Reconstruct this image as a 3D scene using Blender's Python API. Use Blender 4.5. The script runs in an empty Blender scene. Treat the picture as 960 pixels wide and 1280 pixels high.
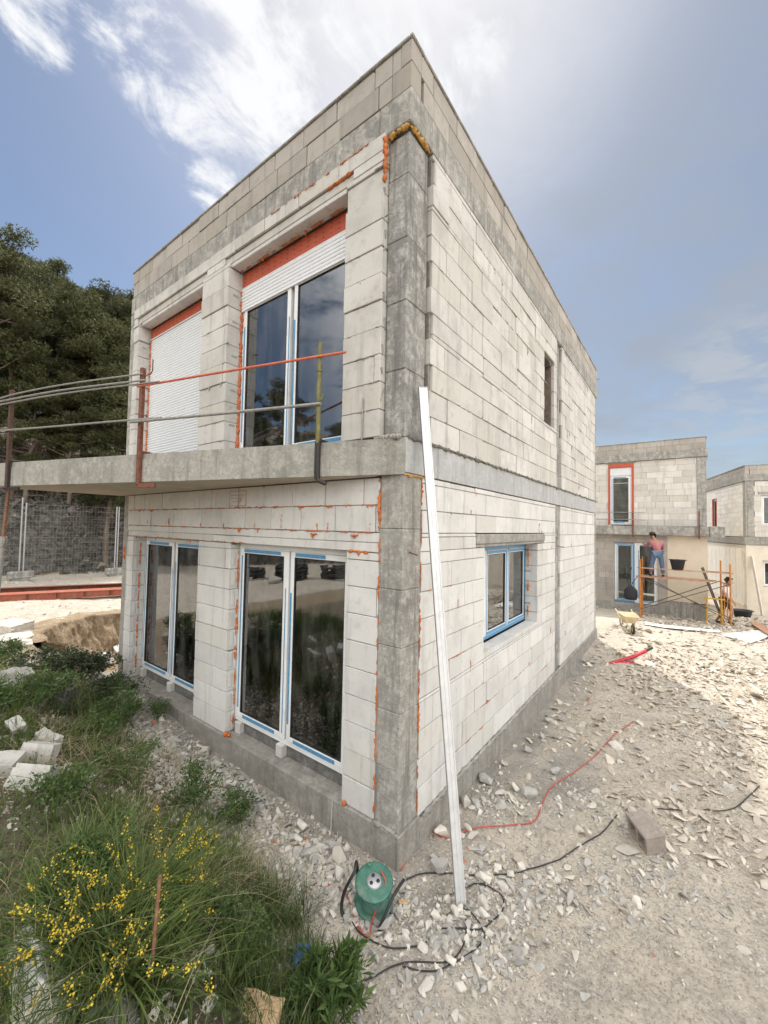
import bpy, bmesh, math, random
import numpy as np
from mathutils import Vector, Matrix, Euler

random.seed(7)
RNG = np.random.default_rng(11)
SC = bpy.context.scene
COL = SC.collection
PI = math.pi

# ------------------------------------------------------------------ camera
CAM = np.array([1.939, -2.856, 2.838])
CR = np.array([[0.79954, 0.60029, 0.01947],
               [-0.00662, 0.04123, -0.99913],
               [-0.60057, 0.79872, 0.03694]])          # right, down, forward
FPX = 502.33                                            # focal length in 960x1280 pixels
cd = bpy.data.cameras.new('camera')
cam = bpy.data.objects.new('camera', cd)
COL.objects.link(cam)
cd.sensor_fit = 'VERTICAL'
cd.sensor_height = 24.0
cd.lens = 24.0 * FPX / 1280.0
cd.clip_start = 0.05
cd.clip_end = 3000
Mx = Matrix.Identity(4)
for i in range(3):
    Mx[i][0] = CR[0][i]
    Mx[i][1] = -CR[1][i]
    Mx[i][2] = -CR[2][i]
    Mx[i][3] = CAM[i]
cam.matrix_world = Mx
SC.camera = cam

# ------------------------------------------------------------------ sun, sky, exposure
SUN_TO = Vector((-0.354, 0.51, 1.0)).normalized()       # towards the sun
SUN_EL = math.asin(SUN_TO.z)
SUN_AZ = math.atan2(SUN_TO.x, SUN_TO.y)
sl = bpy.data.lights.new('sun', 'SUN')
sl.energy = 2.0
sl.angle = math.radians(1.8)
sl.color = (1.0, 0.94, 0.85)
so = bpy.data.objects.new('sun', sl)
COL.objects.link(so)
so.rotation_euler = SUN_TO.to_track_quat('Z', 'Y').to_euler()
so.location = (0, 0, 30)

SC.view_settings.view_transform = 'Standard'
SC.view_settings.look = 'None'
SC.view_settings.exposure = 1.08
SC.view_settings.gamma = 1.0
SC.view_settings.use_curve_mapping = False
SC.render.engine = 'CYCLES'
SC.cycles.use_denoising = True
SC.cycles.denoiser = 'OPENIMAGEDENOISE'
SC.cycles.denoising_prefilter = 'ACCURATE'
SC.cycles.max_bounces = 7
SC.cycles.diffuse_bounces = 4
SC.cycles.transparent_max_bounces = 12
SC.cycles.sample_clamp_indirect = 8.0


def ray(px, py):
    return CR.T @ np.array([(px - 480) / FPX, (py - 640) / FPX, 1.0])


def raydir(px, py):
    d = ray(px, py)
    return d / np.linalg.norm(d)


world = bpy.data.worlds.new('World')
SC.world = world
world.use_nodes = True
wn = world.node_tree.nodes
wl = world.node_tree.links
wn.clear()


class NT:
    """small helper for node trees"""
    def __init__(s, nodes, links):
        s.n, s.l = nodes, links

    def new(s, t, **kw):
        o = s.n.new(t)
        for k, v in kw.items():
            setattr(o, k, v)
        return o

    def link(s, a, b):
        s.l.new(a, b)

    def setin(s, sock, v):
        if isinstance(v, bpy.types.NodeSocket):
            s.l.new(v, sock)
        elif isinstance(v, (tuple, list)) and len(v) == 3 and sock.type == 'RGBA':
            sock.default_value = (*v, 1)
        else:
            sock.default_value = v

    def math(s, op, a, b=0.0, c=None, clamp=False):
        o = s.new('ShaderNodeMath', operation=op, use_clamp=clamp)
        s.setin(o.inputs[0], a)
        s.setin(o.inputs[1], b)
        if c is not None:
            s.setin(o.inputs[2], c)
        return o.outputs[0]

    def vmath(s, op, a, b=(0, 0, 0)):
        o = s.new('ShaderNodeVectorMath', operation=op)
        s.setin(o.inputs[0], a)
        if op == 'SCALE':
            s.setin(o.inputs[3], b)
        else:
            s.setin(o.inputs[1], b)
        return o.outputs['Value'] if op in ('DOT_PRODUCT', 'LENGTH') else o.outputs['Vector']

    def noise(s, vec, scale, detail=4, rough=0.55, dist=0.0):
        o = s.new('ShaderNodeTexNoise')
        o.inputs['Scale'].default_value = scale
        o.inputs['Detail'].default_value = detail
        o.inputs['Roughness'].default_value = rough
        o.inputs['Distortion'].default_value = dist
        if vec is not None:
            s.l.new(vec, o.inputs['Vector'])
        return o.outputs['Fac']

    def rng(s, v, a, b, c=0.0, d=1.0, smooth=False):
        o = s.new('ShaderNodeMapRange')
        if smooth:
            o.interpolation_type = 'SMOOTHSTEP'
        s.setin(o.inputs[0], v)
        o.inputs[1].default_value = a
        o.inputs[2].default_value = b
        o.inputs[3].default_value = c
        o.inputs[4].default_value = d
        return o.outputs[0]

    def mix(s, f, a, b, blend='MIX'):
        o = s.new('ShaderNodeMix', data_type='RGBA', blend_type=blend)
        s.setin(o.inputs[0], f)
        s.setin(o.inputs[6], a)
        s.setin(o.inputs[7], b)
        return o.outputs[2]

    def sep(s, v):
        o = s.new('ShaderNodeSeparateXYZ')
        s.l.new(v, o.inputs[0])
        return o.outputs

    def comb(s, x, y, z):
        o = s.new('ShaderNodeCombineXYZ')
        s.setin(o.inputs[0], x)
        s.setin(o.inputs[1], y)
        s.setin(o.inputs[2], z)
        return o.outputs[0]


W = NT(wn, wl)
sky = W.new('ShaderNodeTexSky')
sky.sky_type = 'NISHITA'
sky.sun_disc = False
sky.sun_elevation = SUN_EL
sky.sun_rotation = SUN_AZ
sky.altitude = 200
sky.air_density = 1.0
sky.dust_density = 1.2
sky.ozone_density = 2.0
tc = W.new('ShaderNodeTexCoord')
D = W.vmath('NORMALIZE', tc.outputs['Generated'])
ds = W.sep(D)


def lobe(px, py, r0, r1):
    """soft patch of sky round the direction of a pixel; radii in degrees"""
    c = tuple(raydir(px, py))
    dt = W.vmath('DOT_PRODUCT', D, c)
    return W.rng(dt, math.cos(math.radians(r1)), math.cos(math.radians(r0)), 0, 1, True)


# plane of the cloud layer
zc = W.math('MAXIMUM', W.math('ADD', ds[2], 0.12), 0.05)
P = W.comb(W.math('DIVIDE', ds[0], zc), W.math('DIVIDE', ds[1], zc), 0.0)
mp = W.new('ShaderNodeMapping')
mp.inputs['Rotation'].default_value = (0, 0, math.radians(28))
mp.inputs['Scale'].default_value = (1.7, 1.0, 1.0)
W.link(P, mp.inputs['Vector'])
streak = W.noise(mp.outputs[0], 5.5, 12, 0.66, 0.5)
puff = W.noise(P, 3.6, 10, 0.62, 0.35)
soft = W.noise(P, 0.7, 4, 0.5, 0.4)
# high white cirrus (top of the sky, around the sun)
m = W.math('MULTIPLY', lobe(250, 50, 2, 11), 0.95)
for a in [(345, 140, 1, 8, 0.8), (420, 60, 3, 13, 0.72), (395, 190, 1, 6, 0.75), (520, 40, 3, 13, 0.62), (268, 240, 0.1, 4.2, 0.8), (40, 12, 0.5, 4.5, 0.95), (140, 25, 1, 5.5, 0.8),
          (330, 215, 1, 5, 0.5)]:
    m = W.math('MAXIMUM', m, W.math('MULTIPLY', lobe(*a[:4]), a[4]))
cir = W.math('ADD', W.math('MULTIPLY', streak, 0.48), W.math('MULTIPLY', puff, 0.52))
cir = W.rng(W.math('ADD', cir, W.math('MULTIPLY', m, 0.18)), 0.575, 0.72, 0, 1, True)
cir = W.math('MULTIPLY', cir, W.rng(m, 0.0, 0.7, 0, 1, True))
# thin grey-blue veil over the right half of the sky
veil = W.math('MAXIMUM', lobe(860, 150, 22, 52), W.math('MULTIPLY', lobe(1100, 560, 18, 45), 0.8))
veil = W.math('MULTIPLY', veil, W.rng(W.math('ADD', W.math('MULTIPLY', soft, 0.6), W.math('MULTIPLY', puff, 0.4)), 0.38, 0.60, 0.22, 1.0))
# low wisps on the right
wis = W.math('MULTIPLY', lobe(930, 475, 2, 9), W.rng(puff, 0.42, 0.62, 0, 1, True))
# unseen cloud banks behind the camera and overhead, added to fill shade with light
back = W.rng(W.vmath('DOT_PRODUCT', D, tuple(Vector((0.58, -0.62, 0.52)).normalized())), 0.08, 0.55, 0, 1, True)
back_fill = W.math('MULTIPLY', back, W.rng(puff, 0.26, 0.50, 0, 1, True))
glow = lobe(530, -70, 1, 30)
glow2 = W.math('POWER', glow, 2.2)

VEIL_C = (2.38, 2.66, 3.05)
CLOUD_C = (5.9, 5.95, 6.05)
FILL_C = (16.6, 16.2, 15.5)
c = W.mix(1.0, sky.outputs[0], (0.74, 0.73, 0.70), 'MULTIPLY')
c = W.mix(W.math('MULTIPLY', veil, 0.85), c, VEIL_C)
c = W.mix(W.math('MULTIPLY', glow2, 0.62), c, (4.7, 4.8, 5.0))
c = W.mix(W.math('MULTIPLY', wis, 0.45), c, (3.6, 3.8, 4.1))
c = W.mix(W.math('MULTIPLY', back_fill, 0.9), c, FILL_C)
c = W.mix(W.math('MULTIPLY', cir, 0.95), c, CLOUD_C)
bg = W.new('ShaderNodeBackground')
W.link(c, bg.inputs['Color'])
bg.inputs['Strength'].default_value = 0.08
wo = W.new('ShaderNodeOutputWorld')
W.link(bg.outputs[0], wo.inputs['Surface'])


# ------------------------------------------------------------------ object helpers
def tag(o, label=None, cat=None, group=None, kind=None):
    if label:
        o['label'] = label
    if cat:
        o['category'] = cat
    if group:
        o['group'] = group
    if kind:
        o['kind'] = kind
    return o


def empty(name, loc=(0, 0, 0), rz=0.0, label=None, cat=None, group=None):
    o = bpy.data.objects.new(name, None)
    COL.objects.link(o)
    o.location = loc
    o.rotation_euler = (0, 0, rz)
    o.empty_display_size = 0.2
    return tag(o, label, cat, group)


def copy_tree(o, parent=None):
    c = o.copy()
    COL.objects.link(c)
    c.parent = parent
    for ch in list(o.children):
        copy_tree(ch, c)
    return c


class MB:
    """collects shapes and links them as ONE mesh object"""
    def __init__(s, xf=None):
        s.v, s.f, s.sm = [], [], []
        s.xf = xf

    def add(s, vs, fs, smooth=False):
        b = len(s.v)
        if s.xf is not None:
            vs = [s.xf @ Vector(p) for p in vs]
        s.v.extend([tuple(p) for p in vs])
        s.f.extend([tuple(b + i for i in f) for f in fs])
        s.sm.extend([smooth] * len(fs))

    def box(s, x0, x1, y0, y1, z0, z1, M=None):
        vs = [(x0, y0, z0), (x1, y0, z0), (x1, y1, z0), (x0, y1, z0), (x0, y0, z1), (x1, y0, z1), (x1, y1, z1), (x0, y1, z1)]
        if M is not None:
            vs = [M @ Vector(p) for p in vs]
        s.add(vs, [(0, 3, 2, 1), (4, 5, 6, 7), (0, 1, 5, 4), (1, 2, 6, 5), (2, 3, 7, 6), (3, 0, 4, 7)])

    def cbox(s, x0, x1, y0, y1, z0, z1, c=0.004, M=None, chips=None):
        """box with all edges chamfered"""
        c = min(c, (x1 - x0) * .45, (y1 - y0) * .45, (z1 - z0) * .45)
        X, Y, Z = (x0, x1), (y0, y1), (z0, z1)
        vs, ix = [], {}
        for i in (0, 1):
            for j in (0, 1):
                for k in (0, 1):
                    sx, sy, sz = (c, -c)[i], (c, -c)[j], (c, -c)[k]
                    for a in range(3):
                        p = [X[i] + sx, Y[j] + sy, Z[k] + sz]
                        p[a] = (X[i], Y[j], Z[k])[a]
                        if chips and (i, j, k) in chips:
                            p = [p[q] + chips[i, j, k][q] * (1 if q == a else .55) for q in range(3)]
                        ix[i, j, k, a] = len(vs)
                        vs.append(p)
        fs = []
        for a in range(3):
            b, d = (a + 1) % 3, (a + 2) % 3
            for e in (0, 1):
                q = []
                for (u, w) in ((0, 0), (1, 0), (1, 1), (0, 1)):
                    t = [0, 0, 0]
                    t[a], t[b], t[d] = e, u, w
                    q.append(ix[t[0], t[1], t[2], a])
                fs.append(tuple(q) if e else tuple(q[::-1]))
        for a in range(3):                       # edges along axis a
            b, d = (a + 1) % 3, (a + 2) % 3
            for u in (0, 1):
                for w in (0, 1):
                    t0 = [0, 0, 0]
                    t0[b], t0[d] = u, w
                    t1 = list(t0)
                    t1[a] = 1
                    q = (ix[(*t0, b)], ix[(*t1, b)], ix[(*t1, d)], ix[(*t0, d)])
                    fs.append(q if (u == w) == False else q[::-1])
        for i in (0, 1):
            for j in (0, 1):
                for k in (0, 1):
                    q = (ix[i, j, k, 0], ix[i, j, k, 1], ix[i, j, k, 2])
                    fs.append(q if (i + j + k) % 2 else q[::-1])
        if M is not None:
            vs = [M @ Vector(p) for p in vs]
        s.add(vs, fs)

    def tube(s, pts, r, n=8, cap=True, smooth=True):
        pts = [Vector(p) for p in pts]
        rr = r if isinstance(r, (list, tuple)) else [r] * len(pts)
        vs, fs = [], []
        up = Vector((0, 0, 1))
        t = (pts[1] - pts[0]).normalized()
        if abs(t.dot(up)) > .95:
            up = Vector((1, 0, 0))
        nrm = (up - t * up.dot(t)).normalized()
        for i, p in enumerate(pts):
            if i == 0:
                t = pts[1] - pts[0]
            elif i == len(pts) - 1:
                t = pts[i] - pts[i - 1]
            else:
                t = pts[i + 1] - pts[i - 1]
            if t.length < 1e-9:
                t = Vector((0, 0, 1))
            t.normalize()
            nrm = nrm - t * nrm.dot(t)
            if nrm.length < 1e-6:
                nrm = t.orthogonal()
            nrm.normalize()
            b = t.cross(nrm)
            for k in range(n):
                a = 2 * PI * k / n
                vs.append(p + (nrm * math.cos(a) + b * math.sin(a)) * rr[i])
        for i in range(len(pts) - 1):
            for k in range(n):
                k2 = (k + 1) % n
                fs.append((i * n + k, i * n + k2, (i + 1) * n + k2, (i + 1) * n + k))
        s.add(vs, fs, smooth)
        if cap:
            s.add([vs[k] for k in range(n)], [tuple(range(n))[::-1]])
            s.add([vs[-n + k] for k in range(n)], [tuple(range(n))])

    def lathe(s, prof, n=24, M=None, smooth=True):
        vs, fs = [], []
        for (r, z) in prof:
            for k in range(n):
                a = 2 * PI * k / n
                vs.append((r * math.cos(a), r * math.sin(a), z))
        for i in range(len(prof) - 1):
            for k in range(n):
                k2 = (k + 1) % n
                fs.append((i * n + k, i * n + k2, (i + 1) * n + k2, (i + 1) * n + k))
        if M is not None:
            vs = [M @ Vector(p) for p in vs]
        s.add(vs, fs, smooth)

    def prism(s, poly, z0, z1, M=None):
        n = len(poly)
        vs = [(x, y, z0) for x, y in poly] + [(x, y, z1) for x, y in poly]
        if M is not None:
            vs = [M @ Vector(p) for p in vs]
        fs = [tuple(range(n))[::-1], tuple(range(n, 2 * n))] + [(i, (i + 1) % n, n + (i + 1) % n, n + i) for i in range(n)]
        s.add(vs, fs)

    def bar(s, a, b, w, h=None, ref=(0, 0, 1)):
        """rectangular bar from a to b"""
        a, b = Vector(a), Vector(b)
        h = w if h is None else h
        t = (b - a)
        L = t.length
        t.normalize()
        ref = Vector(ref)
        if abs(ref.dot(t)) > .98:
            ref = Vector((1, 0, 0))
        u = ref.cross(t).normalized()
        v = t.cross(u)
        M = Matrix(((t.x, u.x, v.x, a.x), (t.y, u.y, v.y, a.y), (t.z, u.z, v.z, a.z), (0, 0, 0, 1)))
        s.cbox(0, L, -w / 2, w / 2, -h / 2, h / 2, min(w, h) * .08, M)

    def build(s, name, mat=None, parent=None):
        me = bpy.data.meshes.new(name)
        me.from_pydata(s.v, [], s.f)
        me.polygons.foreach_set('use_smooth', s.sm)
        me.update()
        o = bpy.data.objects.new(name, me)
        COL.objects.link(o)
        if mat is not None:
            me.materials.append(mat)
        if parent is not None:
            o.parent = parent
        return o


def np_mesh(name, V, F, mat, parent=None, smooth=False):
    """fast mesh from arrays; F is (n,3) or (n,4), or a list of such"""
    Fs = F if isinstance(F, list) else [F]
    me = bpy.data.meshes.new(name)
    nl = sum(f.size for f in Fs)
    nf = sum(len(f) for f in Fs)
    me.vertices.add(len(V))
    me.vertices.foreach_set('co', np.ascontiguousarray(V, dtype=np.float32).ravel())
    me.loops.add(nl)
    me.loops.foreach_set('vertex_index', np.concatenate([f.ravel() for f in Fs]).astype(np.int32))
    me.polygons.add(nf)
    st, base = [], 0
    for f in Fs:
        st.append(base + np.arange(len(f)) * f.shape[1])
        base += f.size
    me.polygons.foreach_set('loop_start', np.concatenate(st).astype(np.int32))
    me.update(calc_edges=True)
    me.polygons.foreach_set('use_smooth', np.full(nf, bool(smooth)))
    me.validate()
    o = bpy.data.objects.new(name, me)
    COL.objects.link(o)
    if mat is not None:
        me.materials.append(mat)
    if parent is not None:
        o.parent = parent
    return o


def smooth_path(pts, n=6):
    """Catmull-Rom through the points"""
    P = [Vector(p) for p in pts]
    P = [P[0] * 2 - P[1]] + P + [P[-1] * 2 - P[-2]]
    out = []
    for i in range(1, len(P) - 2):
        for k in range(n):
            t = k / n
            a, b, c, d = P[i - 1], P[i], P[i + 1], P[i + 2]
            out.append(.5 * ((2 * b) + (c - a) * t + (2 * a - 5 * b + 4 * c - d) * t * t + (3 * b - a - 3 * c + d) * t ** 3))
    out.append(P[-2])
    return out


# ------------------------------------------------------------------ value noise for shapes
_H = np.random.default_rng(3).random(65536)


def vnoise(x, y, seed=0):
    x = np.asarray(x, float)
    y = np.asarray(y, float)
    xi, yi = np.floor(x).astype(np.int64), np.floor(y).astype(np.int64)
    fx, fy = x - xi, y - yi
    fx, fy = fx * fx * (3 - 2 * fx), fy * fy * (3 - 2 * fy)

    def h(a, b):
        return _H[(a * 73856093 ^ b * 19349663 ^ (seed * 83492791)) & 65535]
    return (h(xi, yi) * (1 - fx) * (1 - fy) + h(xi + 1, yi) * fx * (1 - fy) + h(xi, yi + 1) * (1 - fx) * fy + h(xi + 1, yi + 1) * fx * fy) - .5


def fbm(x, y, s, o=4, seed=0):
    t = 0
    a = 1.0
    for i in range(o):
        t = t + a * vnoise(x * s, y * s, seed + i)
        a *= .5
        s *= 2.03
    return t


def sstep(a, b, x):
    t = np.clip((np.asarray(x, float) - a) / (b - a), 0, 1)
    return t * t * (3 - 2 * t)


# ------------------------------------------------------------------ materials
class Mat(NT):
    def __init__(s, name, rough=0.85):
        s.m = bpy.data.materials.new(name)
        s.m.use_nodes = True
        t = s.m.node_tree
        super().__init__(t.nodes, t.links)
        s.b = t.nodes['Principled BSDF']
        s.out = t.nodes['Material Output']
        s.b.inputs['Roughness'].default_value = rough
        s.tc = s.new('ShaderNodeTexCoord')
        s.obj = s.tc.outputs['Object']
        s.geo = s.new('ShaderNodeNewGeometry')
        s.isl = s.geo.outputs['Random Per Island']

    def col(s, v):
        s.setin(s.b.inputs['Base Color'], v)
        return s

    def rough(s, v):
        s.setin(s.b.inputs['Roughness'], v)
        return s

    def bump(s, h, strength=0.3, dist=0.01):
        o = s.new('ShaderNodeBump')
        o.inputs['Strength'].default_value = strength
        o.inputs['Distance'].default_value = dist
        s.link(h, o.inputs['Height'])
        s.link(o.outputs[0], s.b.inputs['Normal'])
        return s

    def scaled(s, sc):
        o = s.new('ShaderNodeMapping')
        o.inputs['Scale'].default_value = sc
        s.link(s.obj, o.inputs['Vector'])
        return o.outputs[0]


def add(m, a, b, k=1.0):
    return m.math('ADD', a, m.math('MULTIPLY', b, k))


def mat_block(name, base, tint, dirt=0.5, off=0.0):
    m = Mat(name, 0.9)
    v = m.math('FRACT', m.math('MULTIPLY', m.isl, 7.31))
    c = m.mix(m.rng(m.isl, 0, 1, 0, 1), base, tint)
    c = m.mix(1.0, c, m.mix(v, (0.93, 0.93, 0.93), (1.04, 1.04, 1.04)), 'MULTIPLY')
    # odd yellowish / greyer blocks
    odd = m.math('GREATER_THAN', m.math('FRACT', m.math('MULTIPLY', m.isl, 23.7)), 0.86)
    c = m.mix(m.math('MULTIPLY', odd, 0.38), c, tuple(x * y for x, y in zip(base, (0.86, 0.84, 0.76))))
    big = m.noise(m.obj, 1.6, 7, 0.68)
    mid = m.noise(m.obj, 9.0, 6, 0.65)
    fine = m.noise(m.obj, 90.0, 4, 0.6)
    c = m.mix(m.rng(big, 0.48, 0.66, 0, 0.34 * dirt), c, tuple(x * .66 for x in base))
    c = m.mix(m.rng(mid, 0.56, 0.75, 0, 0.5 * dirt), c, tuple(x * y for x, y in zip(base, (.68, .66, .62))))
    vert = m.noise(m.scaled((9, 9, 0.9)), 1.0, 4, 0.6)
    c = m.mix(m.rng(vert, 0.55, 0.68, 0, 0.36 * dirt), c, tuple(x * .62 for x in base))
    sc = m.noise(m.scaled((3, 3, 30)), 1.0, 3, 0.6, 1.0)
    c = m.mix(m.rng(sc, 0.66, 0.72, 0, 0.25 * dirt), c, tuple(x * .6 for x in base))
    m.col(c)
    h = add(m, m.math('MULTIPLY', fine, 0.5), mid, 1.0)
    h = add(m, h, m.rng(m.noise(m.obj, 38, 3, .5), .62, .7), -0.5)
    m.bump(h, 0.4, 0.005)
    return m.m


def mat_concrete(name, base, contrast=1.0, streak=True, bump=0.5):
    m = Mat(name, 0.92)
    big = m.noise(m.obj, 1.6, 6, 0.65)
    mid = m.noise(m.obj, 7.5, 8, 0.7)
    fine = m.noise(m.obj, 70.0, 5, 0.7)
    dark = tuple(x * .5 for x in base)
    light = tuple(min(x * 1.45, .8) for x in base)
    c = m.mix(m.rng(big, .40, .62, 0, .8 * contrast), base, dark)
    c = m.mix(m.rng(mid, .47, .62, 0, .75 * contrast), c, light)
    speck = m.noise(m.obj, 26.0, 5, .75)
    c = m.mix(m.rng(speck, .46, .62, 0, .55 * contrast), c, tuple(x * .55 for x in base))
    c = m.mix(m.rng(speck, .44, .34, 0, .5 * contrast), c, light)
    if streak:
        vert = m.noise(m.scaled((11, 11, 1.0)), 1.0, 5, 0.65)
        c = m.mix(m.rng(vert, .50, .66, 0, .75 * contrast), c, tuple(x * .38 for x in base))
    c = m.mix(m.rng(fine, .35, .65, 0, .35), c, tuple(x * .7 for x in base))
    pits = m.rng(m.noise(m.obj, 32, 2, .5), .68, .74)
    c = m.mix(m.math('MULTIPLY', pits, .6), c, tuple(x * .35 for x in base))
    c = m.mix(m.rng(m.isl, 0, 1, 0, .25), c, tuple(x * .78 for x in base))
    m.col(c)
    h = add(m, m.math('MULTIPLY', fine, .45), mid, .8)
    h = add(m, h, speck, .7)
    h = add(m, h, pits, -.5)
    m.bump(h, min(1, bump * 1.5), 0.014)
    return m.m


def mat_plain(name, base, rough=.6, var=.12, scale=14, bump=0.0, metal=0.0, dirt=None):
    m = Mat(name, rough)
    n = m.noise(m.obj, scale, 5, .6)
    c = m.mix(m.rng(n, .3, .7, 0, 1), tuple(x * (1 - var) for x in base), tuple(min(1, x * (1 + var)) for x in base))
    if dirt:
        c = m.mix(m.rng(m.noise(m.obj, scale * .45, 6, .65), .5, .72, 0, .75), c, dirt)
    m.col(c)
    m.b.inputs['Metallic'].default_value = metal
    if bump:
        m.bump(m.noise(m.obj, scale * 5, 5, .65), bump, .006)
    return m.m


def mat_glass(name, boost=1.75, tint=(.82, .88, .86)):
    m = Mat(name, 0.0)
    fr = m.new('ShaderNodeFresnel')
    fr.inputs['IOR'].default_value = boost
    tr = m.new('ShaderNodeBsdfTransparent')
    tr.inputs['Color'].default_value = (*tint, 1)
    gl = m.new('ShaderNodeBsdfGlossy')
    gl.inputs['Roughness'].default_value = 0.0
    gl.inputs['Color'].default_value = (.96, .98, 1, 1)
    bp = m.new('ShaderNodeBump')
    bp.inputs['Strength'].default_value = .006
    bp.inputs['Distance'].default_value = .02
    m.link(m.noise(m.obj, 1.1, 2, .5), bp.inputs['Height'])
    m.link(bp.outputs[0], gl.inputs['Normal'])
    dust = m.rng(m.noise(m.scaled((6, 6, 1.5)), 1, 5, .6), .45, .8, 0, .10)
    df = m.new('ShaderNodeBsdfDiffuse')
    df.inputs['Color'].default_value = (.6, .57, .52, 1)
    mx = m.new('ShaderNodeMixShader')
    m.link(fr.outputs[0], mx.inputs[0])
    m.link(tr.outputs[0], mx.inputs[1])
    m.link(gl.outputs[0], mx.inputs[2])
    m2 = m.new('ShaderNodeMixShader')
    m.link(dust, m2.inputs[0])
    m.link(mx.outputs[0], m2.inputs[1])
    m.link(df.outputs[0], m2.inputs[2])
    m.link(m2.outputs[0], m.out.inputs['Surface'])
    return m.m


def mat_leaf(name, a, b, rough=.55, transl=.25):
    m = Mat(name, rough)
    c = m.mix(m.isl, a, b)
    n = m.noise(m.obj, .55, 3, .5)
    c = m.mix(m.rng(n, .4, .7, 0, .5), c, tuple(x * .6 for x in a))
    m.col(c)
    m.b.inputs['Specular IOR Level'].default_value = .3
    tl = m.new('ShaderNodeBsdfTranslucent')
    m.link(c, tl.inputs['Color'])
    mx = m.new('ShaderNodeMixShader')
    mx.inputs[0].default_value = transl
    m.link(m.b.outputs[0], mx.inputs[1])
    m.link(tl.outputs[0], mx.inputs[2])
    m.link(mx.outputs[0], m.out.inputs['Surface'])
    return m.m


def mat_ground():
    m = Mat('limestone_dirt', .95)
    at = m.new('ShaderNodeAttribute')
    at.attribute_name = 'soil'
    at.attribute_type = 'GEOMETRY'
    s = m.sep(at.outputs['Vector'])
    big = m.noise(m.obj, .55, 6, .6)
    mid = m.noise(m.obj, 4.0, 8, .7, .4)
    fine = m.noise(m.obj, 32, 8, .75)
    grit = m.noise(m.obj, 130, 4, .7)
    c = m.mix(m.rng(big, .35, .65), (.58, .50, .402), (.66, .588, .488))
    c = m.mix(m.rng(mid, .44, .60, 0, .85), c, (.43, .385, .325))
    c = m.mix(m.rng(fine, .50, .62, 0, .8), c, (.68, .63, .55))
    c = m.mix(m.rng(fine, .36, .47, .75, 0), c, (.26, .225, .18))
    vo = m.new('ShaderNodeTexVoronoi')
    vo.inputs['Scale'].default_value = 55
    m.link(m.obj, vo.inputs['Vector'])
    cs = m.sep(vo.outputs['Color'])
    peb = m.math('MULTIPLY', m.math('GREATER_THAN', cs[0], .62), m.rng(vo.outputs['Distance'], .30, .42, 1, 0))
    c = m.mix(m.math('MULTIPLY', peb, .7), c, m.mix(cs[1], (.36, .33, .29), (.66, .63, .57)))
    # grey cement dust by the wall, brown soil on mound and pit, via where the ground really is soil
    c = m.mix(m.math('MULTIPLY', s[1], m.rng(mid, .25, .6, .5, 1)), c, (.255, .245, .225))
    soilc = m.mix(m.rng(mid, .35, .65), (.20, .145, .085), (.33, .245, .15))
    soilc = m.mix(m.rng(fine, .5, .7, 0, .5), soilc, (.42, .34, .24))
    c = m.mix(s[0], c, soilc)
    litter = m.mix(m.rng(fine, .35, .65), (.04, .037, .024), (.12, .10, .065))
    c = m.mix(m.math('MULTIPLY', s[2], m.rng(mid, .3, .6, .55, 1)), c, litter)
    rockc = m.mix(m.rng(add(m, m.math('MULTIPLY', fine, .5), mid, .5), .42, .60), (.020, .019, .016), (.20, .188, .165))
    c = m.mix(m.math('MULTIPLY', m.math('GREATER_THAN', s[0], 1.5), 1.0), c, rockc)
    m.col(c)
    h = add(m, m.math('MULTIPLY', fine, .7), mid, .5)
    h = add(m, h, grit, .22)
    h = add(m, h, peb, .35)
    m.bump(h, 1.0, .04)
    return m.m


def mat_rock(name, a, b):
    m = Mat(name, .92)
    v = m.isl
    c = m.mix(v, a, b)
    n = m.noise(m.obj, 11, 6, .65)
    c = m.mix(m.rng(n, .45, .7, 0, .6), c, tuple(x * .66 for x in a))
    odd = m.math('GREATER_THAN', m.math('FRACT', m.math('MULTIPLY', v, 37.1)), .9)
    c = m.mix(m.math('MULTIPLY', odd, .6), c, (.40, .33, .24))
    m.col(c)
    m.bump(m.noise(m.obj, 45, 5, .65), .35, .006)
    return m.m


M = {}
M['block'] = mat_block('aerated_block', (.61, .598, .575), (.655, .643, .618), 1.25)
M['block_up'] = mat_block('aerated_block_weathered', (.55, .53, .495), (.61, .59, .555), 1.7)
M['block_far'] = mat_block('aerated_block_distant', (.55, .52, .475), (.66, .635, .595), 1.0)
M['parapet'] = mat_block('pumice_block', (.36, .33, .292), (.44, .407, .366), 1.4)
M['mortar'] = mat_plain('mortar', (.23, .215, .195), .95, .25, 18, .4)
M['mortar_dark'] = mat_plain('dark_mortar', (.16, .15, .135), .95, .25, 18, .4)
M['concrete'] = mat_concrete('concrete', (.40, .385, .352), 1.15)
M['concrete_dark'] = mat_concrete('formwork_concrete', (.35, .34, .318), 1.35)
M['concrete_light'] = mat_concrete('light_concrete', (.37, .355, .325), .8)
M['slab'] = mat_concrete('balcony_concrete', (.40, .385, .345), .85)
M['panel'] = mat_concrete('insulation_panel', (.47, .475, .475), .45, True, .2)
M['soffit'] = mat_plain('formed_soffit', (.46, .40, .33), .9, .15, 4, .2)
M['plinth'] = mat_concrete('plinth_concrete', (.345, .325, .29), .7)
M['smear'] = mat_plain('mortar_smear', (.30, .285, .26), .95, .2, 18, .4)
M['foam'] = mat_plain('orange_foam', (.50, .145, .035), .75, .3, 30, .5)
M['foam_y'] = mat_plain('yellow_foam', (.48, .26, .06), .75, .3, 30, .5)
M['pvc'] = mat_plain('white_pvc', (.78, .79, .79), .35, .03, 8, 0, 0, (.62, .61, .58))
M['film'] = mat_plain('blue_film', (.09, .27, .47), .35, .18, 26, .1)
M['gasket'] = mat_plain('black_gasket', (.02, .02, .022), .5)
M['glass_far'] = mat_glass('window_glass_far', 1.6)
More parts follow.
